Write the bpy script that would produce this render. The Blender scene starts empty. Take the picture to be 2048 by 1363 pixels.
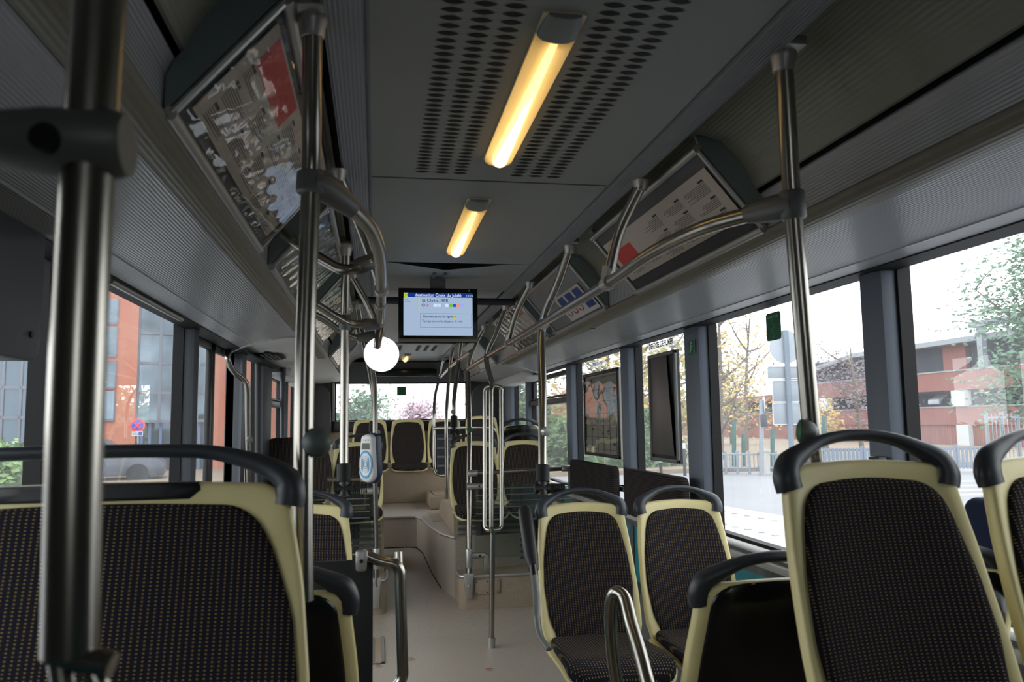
import bpy, bmesh, math, random
from mathutils import Vector, Matrix
random.seed(11)
SC = bpy.context.scene
COL = SC.collection
PI = math.pi

# ------------------------------------------------------------------ camera
CAM = Vector((-0.36, 0.0, 1.38))
YAW, PITCH, ROLL = 0.1734, 0.1033, 0.014
FPX = 1569.0
fw = Vector((math.sin(YAW)*math.cos(PITCH), math.cos(YAW)*math.cos(PITCH), math.sin(PITCH)))
r0 = Vector((math.cos(YAW), -math.sin(YAW), 0)); u0 = r0.cross(fw)
rt = r0*math.cos(ROLL) - u0*math.sin(ROLL)
up = u0*math.cos(ROLL) + r0*math.sin(ROLL)
cd = bpy.data.cameras.new('camera'); cam = bpy.data.objects.new('camera', cd); COL.objects.link(cam)
cam.matrix_world = Matrix(((rt.x, up.x, -fw.x, CAM.x), (rt.y, up.y, -fw.y, CAM.y), (rt.z, up.z, -fw.z, CAM.z), (0, 0, 0, 1)))
cd.sensor_width = 23.5; cd.lens = 23.5*FPX/2048; cd.clip_start = 0.05; cd.clip_end = 400
cd.dof.use_dof = True; cd.dof.focus_distance = 4.6; cd.dof.aperture_fstop = 4.0
SC.camera = cam

def at(px, py, **k):
    """a point of the place seen at this pixel, on the plane x=, y= or z="""
    d = fw + rt*((px-1024)/FPX) - up*((py-681.5)/FPX)
    (a, v), = k.items(); i = 'xyz'.index(a)
    return CAM + d*((v-CAM[i])/d[i])

# ------------------------------------------------------------------ world, exposure
w = bpy.data.worlds.new('overcast'); SC.world = w; w.use_nodes = True
bg = w.node_tree.nodes['Background']
bg.inputs[0].default_value = (0.95, 0.975, 1.0, 1); bg.inputs[1].default_value = 2.6
SC.view_settings.view_transform = 'Standard'; SC.view_settings.look = 'None'
SC.view_settings.gamma = 1; SC.view_settings.use_curve_mapping = False
SC.view_settings.exposure = 0.55
try:
    SC.cycles.max_bounces = 10; SC.cycles.transparent_max_bounces = 24
    SC.cycles.sample_clamp_indirect = 4
except Exception: pass

def portal(name, loc, rot, sx, sy):
    l = bpy.data.lights.new(name, 'AREA'); l.shape = 'RECTANGLE'; l.size = sx; l.size_y = sy
    l.cycles.is_portal = True
    o = bpy.data.objects.new(name, l); COL.objects.link(o); o.location = loc; o.rotation_euler = rot
portal('window_light_right', (1.31, 3.6, 1.32), (0, PI/2, 0), 1.1, 12.0)
portal('window_light_left', (-1.31, 3.6, 1.15), (0, -PI/2, 0), 1.5, 12.0)
portal('window_light_rear', (-0.03, 9.86, 1.65), (-PI/2, 0, 0), 1.7, 0.7)
portal('window_light_front', (0, -2.40, 1.66), (PI/2, 0, 0), 0.9, 0.66)

# ------------------------------------------------------------------ materials
MATS = {}
def srgb(r, g, b):
    f = lambda c: (c/255/12.92) if c <= 10 else ((c/255+0.055)/1.055)**2.4
    return (f(r), f(g), f(b), 1)
def mat(name, col, rough=0.5, metal=0.0, spec=0.5, noise=None, bump=None, emit=None, estr=1.0):
    if name in MATS: return MATS[name]
    m = bpy.data.materials.new(name); m.use_nodes = True; MATS[name] = m
    nt = m.node_tree; b = nt.nodes['Principled BSDF']
    b.inputs['Base Color'].default_value = col; b.inputs['Roughness'].default_value = rough
    b.inputs['Metallic'].default_value = metal; b.inputs['Specular IOR Level'].default_value = spec
    if emit:
        b.inputs['Emission Color'].default_value = emit; b.inputs['Emission Strength'].default_value = estr
    if noise:      # (scale, amount) or (scale, amount, stretch vector)
        tc = nt.nodes.new('ShaderNodeTexCoord'); n = nt.nodes.new('ShaderNodeTexNoise')
        n.inputs['Scale'].default_value = noise[0]; n.inputs['Detail'].default_value = 4
        if len(noise) > 2:
            mp = nt.nodes.new('ShaderNodeMapping'); mp.inputs['Scale'].default_value = noise[2]
            nt.links.new(tc.outputs['Object'], mp.inputs['Vector']); nt.links.new(mp.outputs[0], n.inputs['Vector'])
        else: nt.links.new(tc.outputs['Object'], n.inputs['Vector'])
        mr = nt.nodes.new('ShaderNodeMapRange'); mr.inputs['From Min'].default_value = 0.3; mr.inputs['From Max'].default_value = 0.7
        mr.inputs['To Min'].default_value = 1-noise[1]; mr.inputs['To Max'].default_value = 1+noise[1]
        nt.links.new(n.outputs[0], mr.inputs['Value'])
        mx = nt.nodes.new('ShaderNodeVectorMath'); mx.operation = 'SCALE'; mx.inputs[0].default_value = col[:3]
        nt.links.new(mr.outputs[0], mx.inputs['Scale']); nt.links.new(mx.outputs[0], b.inputs['Base Color'])
    if bump:       # (scale, strength)
        n2 = nt.nodes.new('ShaderNodeTexNoise'); n2.inputs['Scale'].default_value = bump[0]
        tc2 = nt.nodes.new('ShaderNodeTexCoord'); nt.links.new(tc2.outputs['Object'], n2.inputs['Vector'])
        bp = nt.nodes.new('ShaderNodeBump'); bp.inputs['Strength'].default_value = bump[1]; bp.inputs['Distance'].default_value = 0.002
        nt.links.new(n2.outputs[0], bp.inputs['Height']); nt.links.new(bp.outputs[0], b.inputs['Normal'])
    return m

def ribbed(name, col, pitch, rough=0.45, strength=0.6, metal=0.0):
    """fine parallel grooves running along the bus: follow the u of the profile"""
    m = mat(name, col, rough, metal); nt = m.node_tree; b = nt.nodes['Principled BSDF']
    uv = nt.nodes.new('ShaderNodeUVMap'); sx = nt.nodes.new('ShaderNodeSeparateXYZ'); nt.links.new(uv.outputs[0], sx.inputs[0])
    mu = nt.nodes.new('ShaderNodeMath'); mu.operation = 'MULTIPLY'; mu.inputs[1].default_value = 2*PI/pitch
    nt.links.new(sx.outputs[0], mu.inputs[0])
    sn = nt.nodes.new('ShaderNodeMath'); sn.operation = 'SINE'; nt.links.new(mu.outputs[0], sn.inputs[0])
    bp = nt.nodes.new('ShaderNodeBump'); bp.inputs['Strength'].default_value = strength; bp.inputs['Distance'].default_value = 0.0015
    nt.links.new(sn.outputs[0], bp.inputs['Height']); nt.links.new(bp.outputs[0], b.inputs['Normal'])
    return m

def fabric(name, base, dot, px=0.0106, pz=0.0112, rad=0.22, stripes=False):
    m = mat(name, base, 0.95, 0, 0.15); nt = m.node_tree; b = nt.nodes['Principled BSDF']; L = nt.links.new
    uv = nt.nodes.new('ShaderNodeUVMap')
    mp = nt.nodes.new('ShaderNodeVectorMath'); mp.operation = 'DIVIDE'; mp.inputs[1].default_value = (px, pz, 1); L(uv.outputs[0], mp.inputs[0])
    fr = nt.nodes.new('ShaderNodeVectorMath'); fr.operation = 'FRACTION'; L(mp.outputs[0], fr.inputs[0])
    sb = nt.nodes.new('ShaderNodeVectorMath'); sb.operation = 'SUBTRACT'; sb.inputs[1].default_value = (0.5, 0.5, 0); L(fr.outputs[0], sb.inputs[0])
    if stripes:
        sp = nt.nodes.new('ShaderNodeSeparateXYZ'); L(sb.outputs[0], sp.inputs[0])
        ln = nt.nodes.new('ShaderNodeMath'); ln.operation = 'ABSOLUTE'; L(sp.outputs[1], ln.inputs[0]); out = ln.outputs[0]
    else:
        mz = nt.nodes.new('ShaderNodeVectorMath'); mz.operation = 'MULTIPLY'; mz.inputs[1].default_value = (1, 1, 0); L(sb.outputs[0], mz.inputs[0])
        ln = nt.nodes.new('ShaderNodeVectorMath'); ln.operation = 'LENGTH'; L(mz.outputs[0], ln.inputs[0]); out = ln.outputs['Value']
    lt = nt.nodes.new('ShaderNodeMath'); lt.operation = 'LESS_THAN'; lt.inputs[1].default_value = rad; L(out, lt.inputs[0])
    wv = nt.nodes.new('ShaderNodeTexNoise'); wv.inputs['Scale'].default_value = 900
    mx = nt.nodes.new('ShaderNodeMix'); mx.data_type = 'RGBA'
    mx.inputs[6].default_value = base; mx.inputs[7].default_value = dot
    L(lt.outputs[0], mx.inputs[0]); L(mx.outputs[2], b.inputs['Base Color'])
    bp = nt.nodes.new('ShaderNodeBump'); bp.inputs['Strength'].default_value = 0.25; bp.inputs['Distance'].default_value = 0.001
    L(wv.outputs[0], bp.inputs['Height']); L(bp.outputs[0], b.inputs['Normal'])
    return m

def glass(name, tint=(0.93, 0.96, 0.95, 1), haze=0.03, refl=1.0, rough=0.0):
    m = bpy.data.materials.new(name); m.use_nodes = True; MATS[name] = m
    nt = m.node_tree; nt.nodes.clear(); L = nt.links.new
    out = nt.nodes.new('ShaderNodeOutputMaterial')
    tr = nt.nodes.new('ShaderNodeBsdfTransparent'); tr.inputs[0].default_value = tint
    gl = nt.nodes.new('ShaderNodeBsdfGlossy'); gl.inputs['Roughness'].default_value = rough; gl.inputs['Color'].default_value = (refl, refl, refl, 1)
    df = nt.nodes.new('ShaderNodeBsdfTranslucent'); df.inputs[0].default_value = (0.9, 0.93, 0.97, 1)
    n = nt.nodes.new('ShaderNodeTexNoise'); n.inputs['Scale'].default_value = 3.0; tc = nt.nodes.new('ShaderNodeTexCoord')
    L(tc.outputs['Object'], n.inputs['Vector'])
    hz = nt.nodes.new('ShaderNodeMath'); hz.operation = 'MULTIPLY'; hz.inputs[1].default_value = haze*2; L(n.outputs[0], hz.inputs[0])
    m1 = nt.nodes.new('ShaderNodeMixShader'); L(hz.outputs[0], m1.inputs[0]); L(tr.outputs[0], m1.inputs[1]); L(df.outputs[0], m1.inputs[2])
    lw = nt.nodes.new('ShaderNodeLayerWeight'); lw.inputs[0].default_value = 0.5
    p5 = nt.nodes.new('ShaderNodeMath'); p5.operation = 'POWER'; p5.inputs[1].default_value = 5; L(lw.outputs['Facing'], p5.inputs[0])
    fr = nt.nodes.new('ShaderNodeMath'); fr.operation = 'MULTIPLY_ADD'; fr.inputs[1].default_value = 0.85; fr.inputs[2].default_value = 0.065; L(p5.outputs[0], fr.inputs[0])
    m2 = nt.nodes.new('ShaderNodeMixShader'); L(fr.outputs[0], m2.inputs[0]); L(m1.outputs[0], m2.inputs[1]); L(gl.outputs[0], m2.inputs[2])
    L(m2.outputs[0], out.inputs[0])
    return m

STEEL = mat('brushed_steel', (0.36, 0.34, 0.30, 1), 0.25, 1.0)
STEEL_L = mat('cast_aluminium', (0.50, 0.49, 0.47, 1), 0.42, 0.85)
BRKT = mat('grey_fitting', srgb(112, 114, 112), 0.5, 0.3)
DARKPL = mat('dark_grey_plastic', srgb(50, 54, 60), 0.4)
BLACK = mat('black_plastic', srgb(22, 22, 24), 0.45)
BLACKG = mat('glossy_black_plastic', srgb(20, 20, 20), 0.22)
RUBBER = mat('black_rubber', srgb(16, 16, 17), 0.6, 0, 0.3)
YELLOW = mat('pale_yellow_plastic', srgb(222, 209, 152), 0.42, noise=(9, 0.06), bump=(260, 0.08))
FAB = fabric('dotted_seat_fabric', srgb(29, 29, 38), srgb(146, 122, 70), rad=0.17)
FAB2 = fabric('dotted_fabric_fine', srgb(44, 40, 42), srgb(120, 104, 70), rad=0.13)
FABS = fabric('lined_dark_fabric', srgb(52, 45, 44), srgb(30, 27, 28), 0.012, 0.012, 0.2, stripes=True)
FABN = mat('navy_fabric', srgb(38, 46, 70), 0.9, 0, 0.2, bump=(400, 0.3))
CEIL = mat('pale_grey_ceiling', srgb(138, 140, 136), 0.55, bump=(220, 0.05))
VAULT = ribbed('ribbed_beige_grey', srgb(132, 132, 120), 0.013, 0.5, 0.3)
RIB = ribbed('ribbed_grey', srgb(164, 166, 169), 0.0085, 0.25, 0.40)
TRIMR = ribbed('ribbed_trim', srgb(124, 126, 130), 0.009, 0.45, 0.7)
PIPE = ribbed('beige_metal_trim', srgb(118, 114, 100), 0.012, 0.4, 0.25)
PANEL = mat('smooth_grey_panel', srgb(165, 166, 166), 0.4, bump=(60, 0.04))
TEALGREY = mat('teal_grey_plastic', srgb(124, 138, 140), 0.5)
PILLAR = mat('blue_grey_pillar', srgb(92, 100, 112), 0.5, bump=(200, 0.1))
DARKPIL = mat('charcoal_pillar', srgb(68, 72, 78), 0.5, bump=(200, 0.1))
DARKGREY = mat('dark_grey_panel', srgb(80, 82, 82), 0.6, bump=(150, 0.1))
SILL = mat('light_grey_sill', srgb(170, 170, 166), 0.5)
TEAL = mat('teal_laminate', srgb(30, 120, 130), 0.5)
FLOOR = mat('speckled_taupe_floor', srgb(166, 155, 142), 0.42, 0, 0.4, noise=(70, 0.10))
RISER = mat('speckled_taupe_panel', srgb(158, 142, 122), 0.55, 0, 0.3, noise=(90, 0.09))
WHITEP = mat('white_plastic', srgb(215, 215, 212), 0.45)
PAPER = mat('poster_paper', srgb(196, 186, 174), 0.7)
INK = mat('printed_ink', srgb(66, 66, 70), 0.7)
RED = mat('red_print', srgb(205, 70, 66), 0.65)
BLUE = mat('blue_print', srgb(50, 72, 140), 0.6)
GREEN = mat('green_sticker', srgb(20, 96, 58), 0.5)
MIRROR = mat('mirror', (0.95, 0.95, 0.95, 1), 0.02, 1.0)
GLASS = glass('window_glass', (0.93, 0.955, 0.95, 1), 0.065)
SCREENGL = glass('screen_glass', (0.80, 0.86, 0.85, 1), 0.015)
COVER = glass('poster_cover', (0.97, 0.97, 0.97, 1), 0.02, 1.0, 0.03)

# ------------------------------------------------------------------ mesh helpers
ORI = {}
def catmull(pts, k=8):
    P = [Vector(p) for p in pts]
    if len(P) < 3: return P
    Q = [P[0]*2-P[1]] + P + [P[-1]*2-P[-2]]; out = []
    for i in range(1, len(Q)-2):
        a, b, c, d = Q[i-1:i+3]
        for j in range(k):
            t = j/k
            out.append(0.5*((2*b) + (c-a)*t + (2*a-5*b+4*c-d)*t*t + (3*b-a-3*c+d)*t**3))
    out.append(P[-1]); return out
def fillet(pts, r, k=6):
    P = [Vector(p) for p in pts]; out = [P[0]]
    for i in range(1, len(P)-1):
        a, b, c = P[i-1], P[i], P[i+1]
        d1 = (a-b); d2 = (c-b); q = min(r, d1.length*0.49, d2.length*0.49)
        s = b+d1.normalized()*q; e = b+d2.normalized()*q
        for j in range(k+1):
            t = j/k; out.append((1-t)**2*s + 2*t*(1-t)*b + t*t*e)
    out.append(P[-1]); return out

class MB:
    def __init__(s):
        s.bm = bmesh.new(); s.uv = s.bm.loops.layers.uv.new('UVMap')
    def v(s, p): return s.bm.verts.new(p)
    def f(s, vs, uvs=None):
        try: fc = s.bm.faces.new(vs)
        except ValueError: return None
        fc.smooth = True
        if uvs:
            for l, q in zip(fc.loops, uvs): l[s.uv].uv = q
        return fc
    def box(s, x0, x1, y0, y1, z0, z1, M=None):
        c = [Vector((x, y, z)) for z in (z0, z1) for y in (y0, y1) for x in (x0, x1)]
        if M: c = [M @ p for p in c]
        v = [s.v(p) for p in c]
        for q in ((0, 2, 3, 1), (4, 5, 7, 6), (0, 1, 5, 4), (2, 6, 7, 3), (0, 4, 6, 2), (1, 3, 7, 5)): s.f([v[i] for i in q])
        return s
    def hexa(s, c):
        v = [s.v(p) for p in c]
        for q in ((0, 3, 2, 1), (4, 5, 6, 7), (0, 1, 5, 4), (1, 2, 6, 5), (2, 3, 7, 6), (3, 0, 4, 7)): s.f([v[i] for i in q])
        return s
    def slab(s, quad, n):         # a quad given thickness n (vector)
        n = Vector(n); q = [Vector(p) for p in quad]
        return s.hexa(q+[p+n for p in q])
    def tube(s, pts, r, n=14, sx=1.0, upv=None, cap=True):
        P = [Vector(p) for p in pts]; m = len(P)
        R = r if isinstance(r, (list, tuple)) else [r]*m
        T = [((P[min(i+1, m-1)]-P[max(i-1, 0)]).normalized()) for i in range(m)]
        a = Vector(upv) if upv else (Vector((0, 0, 1)) if abs(T[0].z) < 0.9 else Vector((1, 0, 0)))
        rings = []
        for i in range(m):
            a = (a - T[i]*a.dot(T[i])).normalized(); b = T[i].cross(a)
            ri = R[i]; ra, rb = ri if isinstance(ri, tuple) else (ri, ri*sx)
            rings.append([s.v(P[i]+a*(ra*math.cos(2*PI*j/n))+b*(rb*math.sin(2*PI*j/n))) for j in range(n)])
        for i in range(m-1):
            for j in range(n):
                k = (j+1) % n; s.f([rings[i][j], rings[i][k], rings[i+1][k], rings[i+1][j]])
        if cap: s.f(rings[0][::-1]); s.f(rings[-1])
        return s
    def lathe(s, prof, o, axis=(0, 0, 1), n=20):
        ax = Vector(axis).normalized(); a = ax.orthogonal().normalized(); b = ax.cross(a); o = Vector(o); rg = []
        for r, h in prof:
            if r < 1e-6: rg.append([s.v(o+ax*h)])
            else: rg.append([s.v(o+ax*h+a*(r*math.cos(2*PI*j/n))+b*(r*math.sin(2*PI*j/n))) for j in range(n)])
        for A, B in zip(rg, rg[1:]):
            for j in range(n):
                k = (j+1) % n
                if len(A) == 1 and len(B) == 1: continue
                if len(A) == 1: s.f([A[0], B[k], B[j]])
                elif len(B) == 1: s.f([A[j], A[k], B[0]])
                else: s.f([A[j], A[k], B[k], B[j]])
        if len(rg[0]) > 1: s.f(rg[0][::-1])
        if len(rg[-1]) > 1: s.f(rg[-1])
        return s
    def prism(s, poly, a0, a1, ax='y'):   # poly in the two other axes
        def p(q, a): return {'x': (a, q[0], q[1]), 'y': (q[0], a, q[1]), 'z': (q[0], q[1], a)}[ax]
        A = [s.v(p(q, a0)) for q in poly]; B = [s.v(p(q, a1)) for q in poly]; n = len(poly)
        s.f(A); s.f(B[::-1])
        for i in range(n): s.f([A[i], B[i], B[(i+1) % n], A[(i+1) % n]])
        return s
    def sheet(s, prof, y0, y1, ny=1):      # profile (x,z) swept along the bus, u in metres along the profile
        d = [0]
        for a, b in zip(prof, prof[1:]): d.append(d[-1]+math.hypot(b[0]-a[0], b[1]-a[1]))
        ys = [y0+(y1-y0)*i/ny for i in range(ny+1)]
        V = [[s.v((x, y, z)) for (x, z) in prof] for y in ys]
        for i in range(ny):
            for j in range(len(prof)-1):
                s.f([V[i][j], V[i][j+1], V[i+1][j+1], V[i+1][j]], [(d[j], ys[i]), (d[j+1], ys[i]), (d[j+1], ys[i+1]), (d[j], ys[i+1])])
        return s
    def plate(s, outline, g, rings):       # outline (a,b); rings (scale,h); first ring scale 0 is a centre point
        n = len(outline); ca = sum(p[0] for p in outline)/n; cb = sum(p[1] for p in outline)/n; prev = None
        for sc, h in rings:
            if sc == 0: cur = [(s.v(g(ca, cb, h)), (ca, cb))]
            else:
                cur = []
                for a, b in outline:
                    q = (ca+(a-ca)*sc, cb+(b-cb)*sc); cur.append((s.v(g(q[0], q[1], h)), q))
            if prev:
                for j in range(n):
                    k = (j+1) % n
                    if len(prev) == 1: t = [prev[0], cur[j], cur[k]]
                    elif len(cur) == 1: t = [prev[j], cur[0], prev[k]]
                    else: t = [prev[j], cur[j], cur[k], prev[k]]
                    s.f([x[0] for x in t], [x[1] for x in t])
            prev = cur
        return s
    def build(s, name, m, parent=None, sharp=38, bevel=0, recalc=True):
        if recalc: bmesh.ops.recalc_face_normals(s.bm, faces=s.bm.faces)
        if bevel:
            es = [e for e in s.bm.edges if len(e.link_faces) == 2 and e.calc_face_angle(0) > 0.5]
            bmesh.ops.bevel(s.bm, geom=es, offset=bevel, segments=2, affect='EDGES', profile=0.5)
            for f in s.bm.faces: f.smooth = True
        O = ORI.get(parent.name) if parent else None
        if O: s.bm.transform(O.inverted())
        me = bpy.data.meshes.new(name); s.bm.to_mesh(me); s.bm.free()
        me.set_sharp_from_angle(angle=math.radians(sharp))
        ms = m if isinstance(m, (list, tuple)) else [m]
        for x in ms: me.materials.append(x)
        o = bpy.data.objects.new(name, me); COL.objects.link(o)
        if parent:
            o.parent = parent; ORI[o.name] = O or Matrix.Identity(4)
        return o

def tag(o, label, cat, group=None, kind=None):
    o['label'] = label; o['category'] = cat
    if group: o['group'] = group
    if kind: o['kind'] = kind
    return o
def thing(name, label, cat, loc=(0, 0, 0), rz=0, group=None):
    o = bpy.data.objects.new(name, None); COL.objects.link(o); o.empty_display_size = 0.1
    o.location = loc; o.rotation_euler = (0, 0, rz)
    ORI[o.name] = Matrix.Translation(loc) @ Matrix.Rotation(rz, 4, 'Z')
    return tag(o, label, cat, group)
def struct(name, mb, m, parent=None, **k):
    o = mb.build(name, m, parent, **k)
    if not parent: o['kind'] = 'structure'
    return o
def copy_tree(o, parent=None):
    c = o.copy(); COL.objects.link(c)
    if parent: c.parent = parent
    for ch in list(o.children): copy_tree(ch, c)
    return c
def text(s, size, m, parent, name, M, align='LEFT', bold=0.0):
    cu = bpy.data.curves.new(name, 'FONT'); cu.body = s; cu.size = size; cu.align_x = align; cu.offset = bold
    t = bpy.data.objects.new(name, cu); COL.objects.link(t)
    dg = bpy.context.evaluated_depsgraph_get()
    me = bpy.data.meshes.new_from_object(t.evaluated_get(dg)); bpy.data.objects.remove(t)
    O = ORI.get(parent.name) if parent else None
    me.transform((O.inverted() @ M) if O else M); me.materials.clear(); me.materials.append(m)
    o = bpy.data.objects.new(name, me); COL.objects.link(o)
    if parent: o.parent = parent; ORI[o.name] = O or Matrix.Identity(4)
    return o
def frame_m(o, ex, ey):            # matrix with text-plane axes
    ex = Vector(ex).normalized(); ey = Vector(ey).normalized(); ez = ex.cross(ey)
    return Matrix(((ex.x, ey.x, ez.x, o[0]), (ex.y, ey.y, ez.y, o[1]), (ex.z, ey.z, ez.z, o[2]), (0, 0, 0, 1)))

# ================================================================== THE BUS SHELL
YF, YR = -2.3, 9.72            # front and rear ends of the saloon
WX = 1.235                     # inner face of the side walls

# ---- floor: flat, then a gentle ramp between the wheel arches, then a raised rear floor
def fz(y): return 0 if y < 5.3 else (0.05*(y-5.3)/0.45 if y < 5.75 else min(0.25, 0.05+0.2*(y-5.75)/1.67))
mb = MB(); ys = [YF, 5.3, 5.75, 7.42, YR]
for a, b in zip(ys, ys[1:]):
    mb.hexa([Vector((-1.29, a, -0.06)), Vector((1.29, a, -0.06)), Vector((1.29, b, -0.06)), Vector((-1.29, b, -0.06)),
             Vector((-1.29, a, fz(a))), Vector((1.29, a, fz(a))), Vector((1.29, b, fz(b))), Vector((-1.29, b, fz(b)))])
bmesh.ops.remove_doubles(mb.bm, verts=mb.bm.verts, dist=1e-5)
struct('floor', mb, FLOOR)
edge = [(-0.42, 7.43), (-0.05, 7.43), (0.02, 7.40), (0.07, 7.2), (0.085, 6.95), (0.11, 6.6), (0.15, 6.25), (0.235, 5.98)]
mb = MB(); mb.prism(edge+[(1.23, 6.2), (1.23, YR), (-1.23, YR), (-1.23, 7.43)], 0.0, 0.53, 'z')
rf = struct('floor_rear', mb, FLOOR)
mb = MB(); mb.tube([Vector((a, b-0.004, 0.524)) for a, b in edge], 0.011, 8)
struct('trim_1', mb, STEEL_L)
mb = MB(); mb.tube([Vector((a, b-0.006, fz(b)+0.003)) for a, b in edge[:-1]], 0.005, 6)
struct('trim_2', mb, RUBBER)

# ---- wheel-arch boxes and low plinths
def arch_side(y0, y1, zt):     # rounded outline of a wheel arch seen from the aisle (y,z)
    o = [(y0, 0.0), (y0, zt-0.10)]
    for i in range(7): t = PI-PI/2*i/6; o.append((y0+0.10+0.10*math.cos(t), zt-0.10+0.10*math.sin(t)))
    for i in range(9): t = PI/2*(1-i/8); o.append((y1-0.55+0.55*math.cos(t), zt-0.42+0.42*math.sin(t)))
    return o+[(y1, 0.0)]
mb = MB(); mb.prism(arch_side(6.12, 7.7, 0.70), 0.24, 1.235, 'x'); struct('wheel_arch_right', mb, RISER, sharp=50)
mb = MB(); mb.prism(arch_side(6.12, 7.2, 0.70), -1.235, -0.29, 'x'); struct('wheel_arch_left', mb, RISER, sharp=50)
mb = MB()
for i in range(8): mb.box(0.27, 1.23, 6.10-0.006, 6.121, 0.33+i*0.046, 0.352+i*0.046)
struct('trim_3', mb, DARKGREY)
mb = MB()
for i in range(8): mb.box(-1.23, -0.32, 6.10-0.006, 6.121, 0.33+i*0.046, 0.352+i*0.046)
struct('trim_4', mb, DARKGREY)
def rr(x0, x1, y0, y1, r, side):   # plan outline with one rounded front corner on the aisle side
    if side > 0: return [(x0+r-r*math.cos(t), y0+r-r*math.sin(t)) for t in [PI/2*i/6 for i in range(7)]]+[(x1, y0), (x1, y1), (x0, y1)]
    return [(x1, y1), (x0, y1), (x0, y0)]+[(x1-r+r*math.sin(t), y0+r-r*math.cos(t)) for t in [PI/2*i/6 for i in range(7)]]
for sd, nm, x0, x1 in ((1, 'right', 0.24, 1.235), (-1, 'left', -1.235, -0.275)):
    o = rr(x0, x1, 5.75, 6.13, 0.06, sd)
    mb = MB(); mb.prism(o, 0.0, 0.285, 'z'); bx = struct('podium_'+nm, mb, RISER)
    mb = MB(); pts = [Vector((a, b-0.003, 0.283)) for a, b in o]
    if sd > 0: pts = [Vector((x0-0.003, 6.12, 0.283))]+pts[:8]
    else: pts = pts[2:]+[Vector((x1+0.003, 6.12, 0.283))]
    mb.tube(pts, 0.013, 8); struct('trim_5' if sd > 0 else 'trim_6', mb, STEEL_L)
mb = MB(); mb.box(0.42, 1.235, 1.95, 3.78, 0, 0.08); struct('podium_mid_right', mb, RISER, bevel=0.01)
mb = MB(); mb.box(-1.235, -0.42, 1.95, 3.85, 0, 0.08); struct('podium_mid_left', mb, RISER, bevel=0.01)
mb = MB(); mb.box(0.50, 1.235, 0.7, 1.95, 0, 0.36); struct('podium_front_right', mb, RISER, bevel=0.01)
mb = MB(); mb.box(-1.235, -0.50, 0.7, 1.95, 0, 0.36); struct('podium_front_left', mb, RISER, bevel=0.01)
# heater cover under the window beside the seats
mb = MB(); mb.box(1.13, 1.235, 1.9, 5.7, 0.08, 0.40); struct('trim_7', mb, DARKGREY, bevel=0.01)
# rear bench plinth and engine cover
mb = MB(); mb.box(-1.235, 1.235, 8.72, YR, 0.53, 0.93); struct('bench_plinth', mb, RISER, bevel=0.012)
mb = MB(); mb.box(-1.23, -0.60, 8.05, 8.72, 0.53, 1.17); struct('engine_cover', mb, RISER, bevel=0.03)

RP = [(0.70, 0.88)]+[(at(r, 800, x=1.235).y, max(at(l, 800, x=1.18).y, at(r, 800, x=1.235).y+0.08)) for r, l in ((1806, 1722), (1420, 1368), (1272, 1240), (1154, 1131), (1064, 1050))]+[(at(1030, 800, x=1.235).y, YR)]
LP = [(0.50, 0.70)]+[(at(l, 800, x=-1.235).y, at(r, 800, x=-1.18).y) for l, r in ((92, 206), (365, 398), (472, 485), (514, 544), (563, 577))]+[(9.0, YR)]
D0, D1 = LP[2][1]+0.01, LP[3][0]-0.01
# ---- side walls below the windows
for sd, nm in ((1, 'right'), (-1, 'left')):
    mb = MB()
    segs = [(YF, YR)] if sd > 0 else [(YF, D0), (D1, YR)]
    for a, b in segs:
        mb.box(sd*WX, sd*1.29, a, b, -0.06, 0.745)
    wl = struct('wall_'+nm, mb, TEAL)
    mb = MB()
    for a, b in segs:
        mb.box(sd*(WX-0.006), sd*1.29, a, b, 0.73, 0.815)
        y = a+0.6
        while y < b-0.3: mb.box(sd*(WX-0.01), sd*1.26, y-0.03, y+0.03, 0.0, 0.745); y += 0.93
    struct('wall_panel_'+nm, mb, DARKGREY)
    mb = MB()
    for a, b in segs: mb.box(sd*(WX-0.03), sd*1.29, a, b, 0.77, 0.80)
    struct('trim_8' if sd > 0 else 'trim_9', mb, SILL, bevel=0.006)
    # window band above the glass
    mb = MB(); mb.box(sd*1.143, sd*1.236, YF, YR, 1.834, 1.846); mb.box(sd*1.226, sd*1.24, YF, YR, 1.836, 1.90); mb.box(sd*1.226, sd*1.29, YF, YR, 1.87, 1.98); struct('trim_10' if sd > 0 else 'trim_11', mb, RUBBER)

# ---- window pillars
def pillar(sd, y1, y2, zb=0.82, xi=1.18):
    mb = MB()
    o = [(sd*1.285, y1), (sd*(xi+0.035), y1), (sd*(xi+0.012), y1+0.008), (sd*xi, y1+0.035), (sd*xi, y2-0.03), (sd*(xi+0.02), y2), (sd*1.285, y2)]
    mb.prism(o if sd > 0 else o[::-1], zb, 1.88, 'z')
    return mb
for i, (a, b) in enumerate(RP): struct('pillar_right', pillar(1, a, b), PILLAR, sharp=30)
for i, (a, b) in enumerate(LP): struct('pillar_left', pillar(-1, a, b, 0.82 if i not in (2, 3) else 0.0), DARKPIL if i != 1 else BLACK, sharp=30)

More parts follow.
